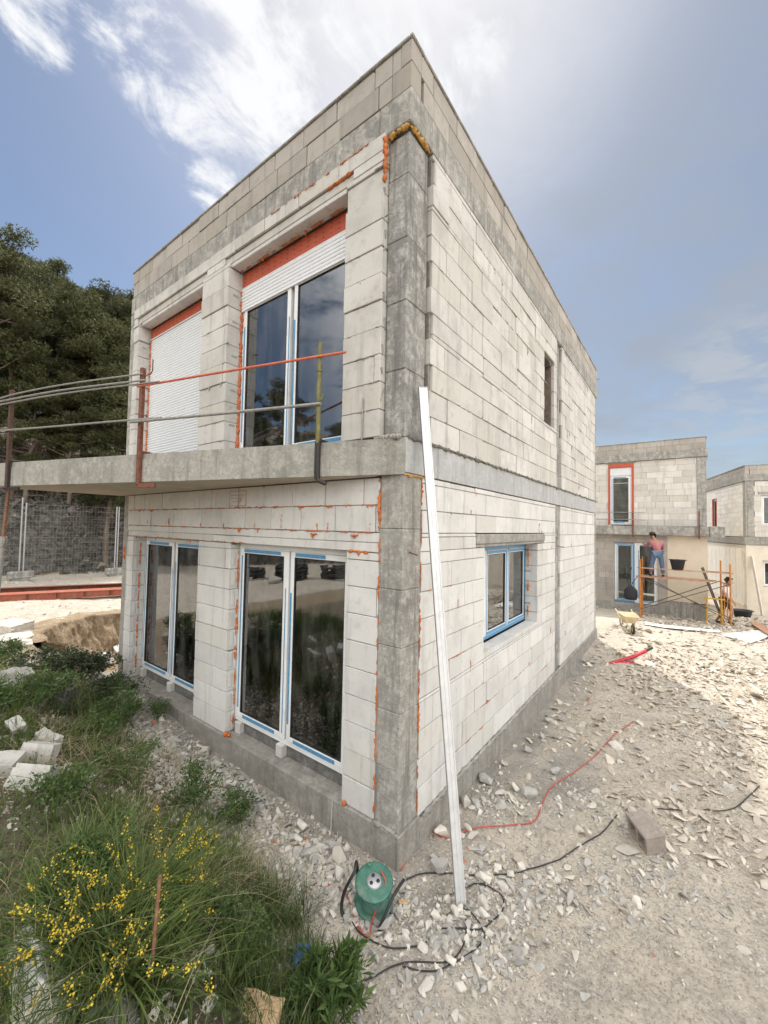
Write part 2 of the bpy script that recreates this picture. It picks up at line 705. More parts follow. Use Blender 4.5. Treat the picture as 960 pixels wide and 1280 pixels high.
M['wire'] = mat_plain('fence_wire', (.26, .26, .25), .6, .15, 16)
M['glass'] = mat_glass('window_glass', 2.9)
M['glass_low'] = mat_glass('window_glass_lower', 2.8)
M['shutter'] = mat_plain('shutter_slats', (.74, .76, .78), .4, .03, 6)
M['redboard'] = mat_plain('red_box_board', (.44, .085, .04), .6, .12, 9, .1)
M['mesh_red'] = mat_plain('orange_strip', (.50, .13, .04), .6, .2, 20, .1)
M['rust'] = mat_plain('rusty_steel', (.17, .062, .036), .75, .45, 25, .4)
M['rust_light'] = mat_plain('rust_brown_steel', (.24, .12, .07), .8, .4, 25, .4)
M['olive'] = mat_plain('olive_painted_post', (.17, .16, .05), .6, .35, 18, .3, 0, (.10, .06, .03))
M['black_iron'] = mat_plain('black_iron', (.025, .022, .02), .55, .3, 20, .2)
M['rebar'] = mat_plain('grey_rebar', (.30, .29, .27), .55, .25, 30, .3, .4)
M['beam_red'] = mat_plain('beam_red', (.40, .125, .075), .6, .25, 12, .2, 0, (.30, .20, .15))
M['rust_dark'] = mat_plain('dark_rusty_steel', (.075, .038, .026), .75, .4, 25, .4)
M['rail_red'] = mat_plain('orange_red_bar', (.55, .13, .07), .5, .25, 24, .1)
def mat_earth():
    m = Mat('cut_earth', .95)
    mid = m.noise(m.obj, 5, 8, .7)
    fine = m.noise(m.obj, 24, 8, .75)
    c = m.mix(m.rng(mid, .40, .62), (.27, .19, .115), (.42, .325, .215))
    c = m.mix(m.rng(fine, .50, .64, 0, .8), c, (.52, .44, .33))
    c = m.mix(m.rng(fine, .34, .46, .8, 0), c, (.12, .085, .05))
    m.col(c)
    m.bump(add(m, m.math('MULTIPLY', fine, .8), mid, .6), 1.0, .05)
    return m.m


M['earth'] = mat_earth()
M['alu'] = mat_plain('aluminium', (.66, .67, .68), .42, .08, 12, .05, .35, (.52, .51, .49))
M['galv'] = mat_plain('galvanised', (.42, .43, .44), .45, .15, 16, .1, .6)
M['ground'] = mat_ground()
M['rock'] = mat_rock('limestone', (.43, .40, .352), (.63, .595, .535))
M['rock_grey'] = mat_rock('grey_limestone', (.29, .28, .26), (.44, .425, .395))
M['flake'] = mat_rock('shale_flakes', (.43, .38, .315), (.64, .58, .49))
M['rock_dark'] = mat_rock('cutting_rock', (.05, .046, .04), (.21, .197, .178))
M['render_lit'] = mat_plain('render_lit', (.80, .77, .70), .9, .08, 3, .15)  # side wall render whitened to put the sunlight into its colour
M['block_lit'] = mat_block('sunlit_block', (.74, .71, .66), (.80, .78, .74), .8)  # brighter copy of the distant block, sunlight put into the colour
M['hollow'] = mat_concrete('hollow_block', (.35, .30, .265), .6, False)
M['aacbit'] = mat_block('broken_block', (.43, .415, .385), (.52, .505, .475), 1.6)
M['brick_bit'] = mat_plain('brick_fragment', (.50, .17, .07), .85, .3, 20, .4)
M['plaster'] = mat_plain('beige_plaster', (.63, .55, .43), .9, .06, 3, .1)
M['plaster_white'] = mat_plain('cream_render', (.66, .60, .50), .9, .09, 3, .15)
M['green'] = mat_plain('green_plastic', (.05, .155, .115), .45, .25, 22, .1, 0, (.19, .21, .17))
M['black'] = mat_plain('black_rubber', (.016, .016, .018), .5, .2, 20)
M['cord_red'] = mat_plain('red_cord', (.46, .075, .05), .5, .15, 30)
M['cord_grey'] = mat_plain('grey_cord', (.45, .43, .40), .5, .15, 30)
M['pipe_red'] = mat_plain('red_conduit', (.45, .02, .035), .4, .15, 20)
M['orange_steel'] = mat_plain('orange_scaffold', (.50, .20, .045), .55, .3, 18, .2, 0, (.28, .12, .05))
M['plank'] = mat_plain('scaffold_plank', (.44, .25, .155), .8, .3, 9, .3)
M['brace'] = mat_plain('dark_steel_brace', (.10, .075, .06), .55, .3, 20)
M['cream'] = mat_plain('cream_barrow_tray', (.66, .54, .36), .55, .15, 9, .1)
M['yellow'] = mat_plain('yellow_wheel', (.55, .33, .05), .5, .2, 12)
M['tub'] = mat_plain('black_tub', (.03, .032, .037), .5, .25, 12, .1)
M['wood'] = mat_plain('raw_wood', (.50, .35, .20), .8, .25, 14, .3)
M['whiteboard'] = mat_plain('white_sheet', (.74, .73, .70), .7, .08, 5, .1)
M['skin'] = mat_plain('skin', (.34, .18, .115), .6, .06, 20)
M['pink'] = mat_plain('pink_shirt', (.37, .13, .155), .85, .12, 14, .2)
M['denim'] = mat_plain('denim', (.10, .15, .24), .85, .25, 12, .2)
M['white_cloth'] = mat_plain('white_shirt', (.62, .60, .60), .85, .1, 12, .2)
M['dark_cloth'] = mat_plain('dark_cloth', (.025, .025, .03), .85, .2, 12, .2)
M['hair'] = mat_plain('dark_hair', (.03, .018, .012), .7, .3, 40, .3)
M['bark'] = mat_plain('pine_bark', (.19, .15, .12), .9, .35, 9, .6)
M['pine'] = mat_leaf('pine_needles', (.058, .070, .026), (.15, .155, .066), .6, .25)
M['pine_dark'] = mat_leaf('dark_pine_needles', (.045, .055, .024), (.115, .12, .052), .6, .2)
M['twig'] = mat_plain('grey_twigs', (.20, .18, .155), .9, .3, 12)
M['scrub'] = mat_leaf('hillside_scrub', (.05, .06, .025), (.12, .115, .06), .7, .15)
M['gravel_dark'] = mat_concrete('dark_gravel', (.19, .185, .175), 1.2, False, 1)
M['grass'] = mat_leaf('green_grass', (.07, .115, .028), (.18, .23, .07), .5, .3)
M['grass_dark'] = mat_leaf('dark_grass', (.05, .085, .022), (.13, .17, .052), .5, .25)
M['straw'] = mat_leaf('dry_straw', (.33, .27, .16), (.50, .43, .29), .7, .15)
M['leaf'] = mat_leaf('weed_leaves', (.055, .10, .03), (.13, .20, .06), .45, .3)
M['leaf_dark'] = mat_leaf('shrub_leaves', (.025, .045, .020), (.065, .09, .038), .4, .2)
M['flower'] = mat_leaf('yellow_petals', (.72, .50, .03), (.80, .64, .07), .6, .25)
M['flower_o'] = mat_leaf('orange_petals', (.74, .42, .03), (.80, .55, .05), .6, .25)
M['stem'] = mat_plain('green_stem', (.08, .10, .03), .7, .2, 20)
M['bluebag'] = mat_plain('blue_plastic', (.05, .17, .48), .4, .2, 14)
M['blackbag'] = mat_plain('black_foil', (.018, .02, .026), .3, .3, 8, .3)
M['redbrick'] = mat_plain('red_brick_pack', (.36, .11, .075), .8, .2, 6, .3)


# ------------------------------------------------------------------ terrain
PIT = np.array([(-8.9, -0.55), (-10.1, -0.2), (-10.9, 0.75), (-11.5, 2.1), (-12.2, 6), (-12.4, 12), (-5.9, 12), (-5.9, 0.35), (-6.6, -0.35)])


def poly_inside_dist(x, y, poly):
    """distance to the polygon's outline, positive inside"""
    x = np.asarray(x, float)
    y = np.asarray(y, float)
    d = np.full(x.shape, 1e9)
    ins = np.zeros(x.shape, bool)
    n = len(poly)
    for i in range(n):
        ax, ay = poly[i]
        bx, by = poly[(i + 1) % n]
        ex, ey = bx - ax, by - ay
        t = np.clip(((x - ax) * ex + (y - ay) * ey) / (ex * ex + ey * ey), 0, 1)
        d = np.minimum(d, np.hypot(x - ax - t * ex, y - ay - t * ey))
        c = ((ay > y) != (by > y)) & (x < (bx - ax) * (y - ay) / (by - ay + 1e-12) + ax)
        ins ^= c
    return np.where(ins, d, -d)


def mound_edge(x):
    return np.interp(x, [-6, -4.5, -2.5, -1.2, -.3, .5, 1.2, 2.0], [-.35, -.30, -.42, -.55, -.80, -1.05, -1.9, -3.5])


def terrain_parts(x, y):
    x = np.asarray(x, float)
    y = np.asarray(y, float)
    z = np.zeros(np.broadcast(x, y).shape)
    # falls away behind the house, towards the second and third house
    z = z - .30 * sstep(10, 15, y) * sstep(-6, -2, x) - .28 * sstep(13, 18, y) * sstep(-6, -2, x) - .5 * sstep(17.5, 25, y) * sstep(-4, 2, x)
    # dip along the side wall
    z = z - .16 * np.exp(-((y - 5) / 2.2) ** 2) * np.exp(-((x - .3) / .9) ** 2)
    # rises to the left along the front wall and on to the plateau
    z = z + .20 * sstep(-2, -5, x) * sstep(3, 0, y) + .16 * sstep(-6, -9, x)
    # grassy mound in the foreground
    e = mound_edge(x) - y
    md = sstep(0.0, 1.6, e) * .62 * sstep(-9, -4, x) + .10 * sstep(-.05, .35, e) * sstep(-9, -4, x)
    z = z + md
    # excavated trench left of the house
    pd = poly_inside_dist(x, y, PIT) + .16 * vnoise(x * 2.1, y * 2.1, 9) + .08 * vnoise(x * 6, y * 6, 12)
    pd = pd + .10 * vnoise(x * 5, y * 5, 17)
    pit = .55 * sstep(-.02, .16, pd) + .45 * sstep(.12, .75, pd)
    z = z - pit * (.95 + .2 * vnoise(x * 3, y * 3, 5))
    # rocky cutting and wooded hillside on the left, curving round behind the camera
    hx = -23.0 - .06 * (y - 2)
    hx = np.where(y < -6, hx + .55 * (-6 - y), hx)
    q = hx - x + .9 * vnoise(x * .25, y * .25, 40)
    hill = 3.4 * sstep(0, 1.9, q) + .34 * np.clip(q - 1.9, 0, 40) + 0 * x
    z = z + hill
    return z, md, pit, q, e


def terrain(x, y, detail=True):
    z, md, pit, q, e = terrain_parts(x, y)
    if detail:
        x = np.asarray(x, float)
        y = np.asarray(y, float)
        away = sstep(.02, .25, np.maximum(np.maximum(x, -y), np.maximum(-5.9 - x, y - 9.3)))
        z = z + away * (.10 * fbm(x, y, .7, 2, 1) * sstep(.1, 1.2, np.maximum(x, -y)) + .035 * fbm(x, y, 3.1, 3, 5) + .006 * fbm(x, y, 10, 2, 8))
        z = z + 4 * pit * (1 - pit) * .35 * fbm(x, y, 4.5, 3, 61)
        z = z + sstep(0, 1.5, q) * (.9 * fbm(x, y, .9, 4, 22))
    return z


def axis_lines(dense, mid, step_d, step_m, far):
    a = list(np.arange(dense[0], dense[1], step_d))
    b = list(np.arange(mid[0], dense[0], step_m)) + list(np.arange(dense[1], mid[1], step_m))
    lo, hi = mid[0], mid[1]
    s = step_m
    c = []
    while lo > -far:
        s *= 1.22
        lo -= s
        c.append(lo)
    s = step_m
    while hi < far:
        s *= 1.22
        hi += s
        c.append(hi)
    return np.array(sorted(a + b + c))


gx = axis_lines((-4.6, 4.2), (-27, 12), .042, .16, 600)
gx = np.array(sorted(list(gx[(gx < -12.6) | (gx > -8.4)]) + list(np.arange(-12.6, -8.4, .055))))
gy = axis_lines((-3.2, 7.0), (-14, 27), .042, .16, 600)
GX, GY = np.meshgrid(gx, gy)
GZ = terrain(GX, GY)
far_m = sstep(60, 120, np.hypot(GX, GY))
GZ = GZ * (1 - far_m) + np.where(GX < -30, 14, -1.2) * far_m
nx, ny = len(gx), len(gy)
V = np.stack([GX.ravel(), GY.ravel(), GZ.ravel()], 1)
ii = (np.arange(ny - 1)[:, None] * nx + np.arange(nx - 1)[None, :]).ravel()
F = np.stack([ii, ii + 1, ii + nx + 1, ii + nx], 1)
ground = np_mesh('ground', V, F, M['ground'], None, True)
_z, _md, _pit, _q, _e = terrain_parts(GX, GY)
soil = np.clip(sstep(0.02, .25, _pit) * 1.0 + .85 * sstep(-.15, .3, _e) * (_md > 0) * sstep(-12, -8, GX) + 0 * _q, 0, 1) + 2.0 * (_q > .05) * (_q < 4.2 + 1.5 * vnoise(GX * .5, GY * .5, 3))
# brown patch where the bank lip is dug, cement dust by the walls
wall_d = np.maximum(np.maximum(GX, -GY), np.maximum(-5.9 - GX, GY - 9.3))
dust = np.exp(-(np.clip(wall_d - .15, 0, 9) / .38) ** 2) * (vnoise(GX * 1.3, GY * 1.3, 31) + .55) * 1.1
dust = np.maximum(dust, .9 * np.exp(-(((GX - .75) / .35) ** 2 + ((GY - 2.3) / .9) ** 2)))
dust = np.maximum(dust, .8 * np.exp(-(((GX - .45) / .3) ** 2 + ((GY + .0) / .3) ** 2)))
litter = sstep(-.02, .35, _e) * (_md > 0) * sstep(-7, -5.4, GX) * .8
litter = np.maximum(litter, sstep(1.6, 3.0, _q))
at = ground.data.attributes.new('soil', 'FLOAT_VECTOR', 'POINT')
at.data.foreach_set('vector', np.stack([soil.ravel(), np.clip(dust, 0, 1).ravel(), np.clip(litter, 0, 1).ravel()], 1).astype(np.float32).ravel())
tag(ground, kind='structure')


def gz(x, y):
    return float(terrain(np.array([x]), np.array([y]))[0])


def gp(px, py, dz=0.0):
    """the point of the ground seen at a photo pixel"""
    d = ray(px, py)
    t = np.linspace(1.0, 60, 4000)
    X = CAM[None] + d[None] * t[:, None]
    h = X[:, 2] - terrain(X[:, 0], X[:, 1]) - dz
    k = np.argmax(h < 0)
    if h[k] >= 0:
        k = len(t) - 1
    return Vector(X[k])


# ------------------------------------------------------------------ stones
def stone_shapes(n, flat, seed, npts=11):
    out = []
    rs = np.random.default_rng(seed)
    for k in range(n):
        bm = bmesh.new()
        pts = rs.normal(size=(npts, 3))
        pts /= np.linalg.norm(pts, axis=1)[:, None]
        pts *= rs.uniform(.75, 1.0, (npts, 1))
        pts *= np.array([1, rs.uniform(.55, .95), flat * rs.uniform(.7, 1.3)])
        for p in pts:
            bm.verts.new(p)
        r = bmesh.ops.convex_hull(bm, input=bm.verts)
        for v in [v for v in bm.verts if not v.link_faces]:
            bm.verts.remove(v)
        bm.verts.index_update()
        bmesh.ops.triangulate(bm, faces=bm.faces)
        bm.verts.ensure_lookup_table()
        Vs = np.array([v.co[:] for v in bm.verts])
        Fs = np.array([[v.index for v in f.verts] for f in bm.faces])
        bm.free()
        out.append((Vs, Fs))
    return out


CHUNK = stone_shapes(14, .62, 5, 12)
FLAKE = stone_shapes(14, .22, 6, 11)


def scatter_stones(name, x, y, size, shapes, mat, sink=.25, tilt=.35, seed=0):
    rs = np.random.default_rng(seed)
    z = terrain(x, y)
    VV, FF, base = [], [], 0
    kind = rs.integers(0, len(shapes), len(x))
    for k, (Vs, Fs) in enumerate(shapes):
        ix = np.where(kind == k)[0]
        if not len(ix):
            continue
        n = len(ix)
        a = rs.uniform(0, 2 * PI, n)
        tx, ty = rs.normal(0, tilt, n), rs.normal(0, tilt, n)
        ca, sa = np.cos(a), np.sin(a)
        P = Vs[None] * size[ix][:, None, None]
        X = P[..., 0] * ca[:, None] - P[..., 1] * sa[:, None]
        Y = P[..., 0] * sa[:, None] + P[..., 1] * ca[:, None]
        Z = P[..., 2] + X * tx[:, None] + Y * ty[:, None]
        zz = z[ix] + size[ix] * (.5 - sink) * .5
        VV.append(np.stack([X + x[ix][:, None], Y + y[ix][:, None], Z + zz[:, None]], -1).reshape(-1, 3))
        FF.append((Fs[None] + (base + np.arange(n) * len(Vs))[:, None, None]).reshape(-1, 3))
        base += n * len(Vs)
    o = np_mesh(name, np.concatenate(VV), np.concatenate(FF), mat)
    return tag(o, kind='stuff')


def outside_house(x, y, m=.04):
    ins = (x < m) & (x > -5.81 - m) & (y > -m) & (y < 9.23 + m)
    return ~ins


def sample(n, x0, x1, y0, y1, dens, seed):
    rs = np.random.default_rng(seed)
    xs, ys = [], []
    tot = 0
    while tot < n:
        x = rs.uniform(x0, x1, n)
        y = rs.uniform(y0, y1, n)
        k = (rs.random(n) < dens(x, y)) & outside_house(x, y)
        xs.append(x[k])
        ys.append(y[k])
        tot += k.sum()
        if not k.any():
            break
    return np.concatenate(xs)[:n], np.concatenate(ys)[:n]


def psize(n, lo, hi, p, seed):
    u = np.random.default_rng(seed).random(n)
    return (lo ** -p + u * (hi ** -p - lo ** -p)) ** (-1 / p)


def d_near(x, y):
    """rubble by the plinth, round the foot of the pole and in the strip towards the block"""
    strip = np.exp(-((y + .38) / .26) ** 2) * (x < .3)
    strip = np.maximum(strip, .8 * np.exp(-(((x + 2.8) / 1.7) ** 2 + ((y + .6) / .35) ** 2)))
    blobs = 0
    for (px, py, r, w) in [(640, 1120, .30, 1), (690, 1130, .28, 1), (560, 1180, .28, .9), (500, 1150, .25, .8), (620, 1180, .22, .8), (765, 1110, .25, .7), (800, 1090, .25, .6), (620, 1010, .25, .6),
                           (760, 1000, .4, .6), (700, 1180, .3, .12), (430, 1200, .25, .5), (560, 1240, .3, .25), (640, 1080, .2, .5)]:
        c = gp(px, py)
        blobs = np.maximum(blobs, w * np.exp(-(((x - c.x) ** 2 + (y - c.y) ** 2) / r ** 2)))
    base = .06
    d = np.maximum(np.maximum(strip, blobs), base)
    patch = np.clip(.35 + 1.3 * fbm(x, y, 2.1, 3, 77), .08, 1)
    d = d * (1 - .8 * sstep(.9, 1.5, x) * sstep(1.1, .5, y))
    return d * (.35 + .65 * patch) * (mound_edge(x) - y < .6)


def d_field(x, y):
    """shale field to the right of the house"""
    f = sstep(.7, 1.6, x) * sstep(1.3, 2.8, y) + .55 * sstep(9, 11, y) + .25 * sstep(1.2, 2.2, y) + .035
    patch = np.clip(.55 + 1.3 * fbm(x, y, .75, 4, 60), .10, 1)
    return np.clip(f, 0, 1) * patch


x, y = sample(9500, -5.4, 2.6, -1.5, 2.2, d_near, 1)
scatter_stones('rubble', x, y, psize(len(x), .008, .055, 1.3, 2), CHUNK, M['rock'], .25, .35, 3)
x, y = sample(3600, -5.4, 2.2, -1.3, 1.8, d_near, 21)
scatter_stones('rubble', x, y, psize(len(x), .014, .065, 1.5, 22), FLAKE, M['rock_grey'], .2, .35, 23)
x, y = sample(13000, .12, 4.2, .6, 8.5, d_field, 4)
scatter_stones('shale_rubble', x, y, psize(len(x), .012, .10, 1.5, 5), FLAKE, M['flake'], .0, .42, 6)
x, y = sample(9000, .12, 9.5, 6.0, 20, d_field, 7)
scatter_stones('shale_rubble', x, y, psize(len(x), .03, .15, 1.5, 8), FLAKE, M['flake'], .0, .42, 9)
x, y = sample(6000, .12, 4.0, -1.2, 8, lambda x, y: np.clip(.3 + fbm(x, y, 1.2, 3, 91), .05, 1) * (mound_edge(x) - y < .3), 10)
scatter_stones('gravel', x, y, psize(len(x), .006, .018, 1.4, 11), CHUNK, M['rock'], .3, .3, 12)
# left plateau and bank
x, y = sample(3500, -22, -6.2, -4, 9, lambda x, y: np.clip(.35 + fbm(x, y, .8, 3, 14), .03, 1), 13)
scatter_stones('rubble', x, y, psize(len(x), .02, .11, 1.7, 14), FLAKE, M['rock'], .3, .4, 15)
# rubble among the weeds
x, y = sample(2600, -6, .6, -2.6, -.3, lambda x, y: np.clip(.25 + 1.6 * fbm(x, y, 1.0, 3, 44), .02, 1) * (mound_edge(x) - y > 0), 24)
scatter_stones('rubble', x, y, psize(len(x), .008, .06, 1.5, 25), CHUNK, M['rock'], .2, .4, 26)
# boulders of the rocky cutting
x, y = sample(5200, -27.5, -22.6, -4, 14, lambda x, y: np.clip(.4 + fbm(x, y, .6, 3, 15), .03, 1), 16)
scatter_stones('cutting_rubble', x, y, psize(len(x), .07, .42, 1.7, 17), CHUNK, M['rock_dark'], .4, .4, 18)

# freshly cut face of the trench: a rough vertical strip of earth along its far edge
def earth_bank():
    P = smooth_path([Vector((x, y, 0)) for x, y in [(-8.55, -.62), (-9.1, -.55), (-10.05, -.15), (-10.85, .8), (-11.4, 2.1), (-12.05, 5.5)]], 40)
    n, m = len(P), 34
    V = []
    for i, p in enumerate(P):
        t = (P[min(i + 1, n - 1)] - P[max(i - 1, 0)]).normalized()
        nr = Vector((t.y, -t.x, 0))
        s = i * .047
        edge = .16 * vnoise(s * 1.1, 3.3, 7) + .07 * vnoise(s * 4, 9.1, 8)
        for j in range(m):
            f = j / (m - 1)
            if f < .25:                                  # lip lying back on the plateau
                o, z = -.5 * (1 - f / .25), None
            else:
                g = (f - .25) / .75
                o, z = .10 + .38 * g ** 1.5, -1.15 * g * min(1, .12 + i / 30)
            q = p + nr * (o + edge + .16)
            top = float(terrain(np.array([p.x - nr.x * .35]), np.array([p.y - nr.y * .35]))[0]) + .015
            zz = top + (z if z is not None else -.02 * (f / .25))
            k = sstep(.1, .35, f)
            q2 = q + nr * float(k * (.16 * fbm(np.array([s]), np.array([zz]), 2.6, 5, 51)[0]))
            V.append((q2.x, q2.y, zz - .06 * (f < .02) + float(.03 * fbm(np.array([s]), np.array([f * 3]), 5, 2, 52)[0])))
    V = np.array(V)
    ii = (np.arange(n - 1)[:, None] * m + np.arange(m - 1)[None]).ravel()
    o = np_mesh('earth_bank', V, np.stack([ii, ii + 1, ii + m + 1, ii + m], 1), M['earth'], None, True)
    return tag(o, kind='structure')


earth_bank()
# larger loose stones, each a thing of its own
STONES = [  # photo pixel, half size, flat?, grey?
    (484, 1167, .105, 0, 1), (785, 1066, .13, 1, 0), (627, 993, .10, 1, 0), (676, 1129, .075, 0, 1), (711, 1125, .075, 0, 1), (700, 1142, .06, 0, 0),
    (604, 1102, .085, 0, 0), (628, 1112, .065, 0, 0), (606, 1147, .075, 0, 0), (660, 1108, .055, 0, 1), (640, 1095, .06, 0, 0), (622, 1088, .05, 0, 0),
    (742, 990, .10, 1, 0), (768, 935, .14, 1, 0), (800, 936, .12, 1, 1), (775, 954, .06, 0, 0), (740, 1008, .08, 1, 0), (803, 1095, .05, 0, 0),
    (780, 1130, .05, 0, 1), (720, 1132, .05, 0, 1), (372, 1053, .075, 0, 0), (386, 1060, .06, 0, 0), (376, 1072, .06, 0, 1), (405, 1062, .055, 0, 1), (370, 1112, .06, 0, 0),
    (345, 1085, .08, 1, 1), (352, 1000, .08, 1, 1), (600, 1060, .06, 1, 1), (583, 1040, .07, 0, 0), (626, 1040, .05, 0, 0), (590, 1010, .07, 1, 0), (640, 980, .06, 1, 1),
    (556, 1185, .07, 0, 0), (585, 1160, .055, 0, 1), (562, 1205, .06, 0, 0), (598, 1205, .06, 0, 1), (612, 1170, .05, 0, 0), (540, 1185, .04, 0, 1), (534, 1235, .09, 1, 0), (572, 1235, .07, 1, 0),
    (595, 1225, .045, 0, 1), (605, 1240, .045, 0, 1), (466, 1200, .06, 0, 1), (508, 1175, .05, 0, 0), (525, 1160, .05, 0, 0), (500, 1140, .05, 0, 0),
    (860, 1036, .08, 1, 1), (842, 1020, .09, 1, 0), (895, 960, .10, 1, 0), (880, 930, .09, 1, 1), (855, 905, .11, 1, 0), (910, 985, .09, 1, 1), (925, 945, .10, 1, 0), (842, 985, .10, 1, 1),
    (745, 960, .07, 1, 1), (720, 1000, .06, 1, 1), (815, 965, .07, 1, 0), (870, 885, .13, 1, 0), (900, 905, .12, 1, 1), (925, 880, .15, 1, 0), (850, 860, .14, 1, 1), (905, 850, .14, 1, 0),
    (820, 880, .13, 1, 1), (935, 910, .12, 1, 1), (790, 860, .09, 1, 0), (800, 905, .10, 1, 0), (690, 1095, .04, 0, 0), (735, 1040, .05, 1, 0), (660, 1142, .04, 0, 1), (752, 1163, .04, 0, 1),
    (678, 1152, .04, 0, 1), (930, 1190, .06, 1, 0), (300, 960, .09, 1, 1), (215, 925, .12, 1, 1), (232, 945, .10, 1, 1), (250, 935, .09, 1, 0), (195, 915, .10, 1, 1), (275, 965, .09, 1, 1), (310, 1000, .08, 1, 1), (330, 1015, .06, 0, 0),
]
FAR_AAC = [(128, 832, .22), (152, 818, .20), (118, 858, .14), (15, 788, .42), (10, 808, .45)]


_rs = random.Random(4)
EXTRA = []
for _k in range(34):
    EXTRA.append((_rs.uniform(.08, .75), _rs.uniform(-.2, 4.2), _rs.uniform(.035, .11), _rs.random() < .35))
for _k in range(30):
    EXTRA.append((_rs.uniform(-4.2, -.15), _rs.uniform(-.40, -.08), _rs.uniform(.035, .11), _rs.random() < .3))


def stone_object(name, p, r, flat, mat, seed, sink=.25):
    Vs, Fs = (FLAKE if flat else CHUNK)[seed % 14]
    rs = random.Random(seed)
    V = Vs * r
    if flat:
        V = V * np.array([1, 1, 1.25])
    o = np_mesh(name, V, Fs, mat)
    b = o.modifiers.new('edge', 'BEVEL')
    b.width = r * .06
    b.segments = 1
    o.rotation_euler = (rs.uniform(-.25, .25), rs.uniform(-.25, .25), rs.uniform(0, 6.28))
    o.location = (p.x, p.y, p.z + r * (.16 if flat else .36))
    return o


for i, (px, py, r, fl, gr) in enumerate(STONES + [(a, b, c, d, k % 2) for k, (a, b, c, d) in enumerate(EXTRA)]):
    p = gp(px, py) if i < len(STONES) else Vector((px, py, gz(px, py)))
    near = p.y < 1.0 and p.x > -.2
    left = p.x <= -.2
    o = stone_object('loose_stone', p, r, fl, M['rock_grey' if gr else 'rock'], 100 + i)
    if i == 0:
        tag(o, 'large pale boulder-like stone lying just below the green cable reel', 'stone')
    elif i == 1:
        tag(o, 'long flat pale stone lying below the grey hollow block', 'stone')
    elif i == 2:
        tag(o, 'pale flat stone lying by the side wall plinth beside the leaning aluminium pole', 'stone')
    elif left:
        tag(o, 'loose limestone piece in the rubble strip below the front windows', 'stone', 'limestone pieces along the front plinth')
    elif near:
        tag(o, 'loose angular limestone chunk in the rubble around the foot of the leaning pole', 'stone', 'limestone chunks around the pole foot')
    else:
        tag(o, 'loose flat limestone slab on the shale field right of the house', 'stone', 'flat limestone slabs right of the house')


# ------------------------------------------------------------------ block walls
RZ90 = Matrix.Rotation(PI / 2, 4, 'Z')       # local front (-y) looks to +x, local x runs along +y


def cut(a, b, holes):
    """interval a..b minus the holes"""
    out = [(a, b)]
    for (h0, h1) in holes:
        nw = []
        for (p, q) in out:
            if h1 <= p or h0 >= q:
                nw.append((p, q))
            else:
                if h0 > p:
                    nw.append((p, h0))
                if h1 < q:
                    nw.append((h1, q))
        out = nw
    return [t for t in out if t[1] - t[0] > .015]


def block_prism(mb, u0, u1, y0, y1, z0, z1, c, rs, chip):
    """one block whose corners and edges are knocked about a little"""
    pts = []
    mx = min(u1 - u0, z1 - z0) * .4
    for (cu, cz, du, dz) in ((u0, z0, 1, 1), (u1, z0, -1, 1), (u1, z1, -1, -1), (u0, z1, 1, -1)):
        if rs.random() < chip:
            if rs.random() < .22:
                a, b = min(mx, rs.uniform(.015, .06)), min(mx, rs.uniform(.01, .035))
            else:
                a, b = rs.uniform(.004, .014), rs.uniform(.003, .010)
        else:
            a = b = .0025
        e = [(cu, cz + dz * b), (cu + du * a * .35, cz + dz * b * .4), (cu + du * a, cz)]
        if (du > 0) != (dz > 0):
            e = e[::-1]
        pts += e
    n = len(pts)
    mu, mz = (u0 + u1) / 2, (z0 + z1) / 2
    ins = [(p[0] + c * (1 if p[0] < mu else -1), p[1] + c * (1 if p[1] < mz else -1)) for p in pts]
    vs = [(p[0], y1, p[1]) for p in pts] + [(p[0], y0 + c, p[1]) for p in pts] + [(p[0], y0 + rs.uniform(0, .0008), p[1]) for p in ins]
    fs = [tuple(range(n))] + [(k * n + i, k * n + (i + 1) % n, (k + 1) * n + (i + 1) % n, (k + 1) * n + i) for k in (0, 1) for i in range(n)] + [tuple(range(2 * n, 3 * n))[::-1]]
    mb.add(vs, fs)


def block_wall(name, parent, xf, u0, u1, z0, z1, y, holes=(), course=.25, length=.6, thick=.2, mat='block', seed=0, gap=.0042, rough=.003, chamfer=.004, core=True, coremat='mortar', cut_odds=.06, chip=.30):
    rs = random.Random(seed)
    mb, mc = MB(xf), MB(xf)
    z = z0
    row = 0
    while z < z1 - .02:
        zt = min(z + course, z1)
        cuts = sorted({z, zt} | {h for hh in holes for h in hh[2:4] if z + .015 < h < zt - .015})
        off = (row % 2) * length * .5 + rs.uniform(-.1, .1) * length
        joints = []
        u = u0 - off
        while u < u1:
            L = length * (rs.uniform(.35, .8) if rs.random() < cut_odds else 1)
            joints.append((u, u + L))
            u += L
        for a, b in zip(cuts[:-1], cuts[1:]):
            hs = [(h[0], h[1]) for h in holes if h[2] < b - .005 and h[3] > a + .005]
            for (p, q) in cut(u0, u1, hs):
                if core:
                    mc.box(p + .004, q - .004, y + .024, y + thick - .006, a, b)
                jj = joints if (q - p > .82 or rs.random() < .12) else [(p - 1, q + 1)]
                for (j0, j1) in jj:
                    s, e = max(p, j0), min(q, j1)
                    if e - s < .02:
                        continue
                    dy = rs.gauss(0, rough)
                    g0 = gap if s > p + .001 else 0
                    g1 = gap if e < q - .001 else 0
                    if chamfer:
                        block_prism(mb, s + g0, e - g1, y + dy, y + thick, a + gap * .6 + rs.uniform(0, .0015), b - gap * .6 - rs.uniform(0, .002), chamfer, rs, chip)
                    else:
                        mb.box(s + g0, e - g1, y + dy, y + thick, a + gap * .6, b - gap * .6)
        z = zt
        row += 1
    o = mb.build(name, M[mat], parent)
    if core:
        mc.build('mortar_bed', M[coremat], o)
    return o


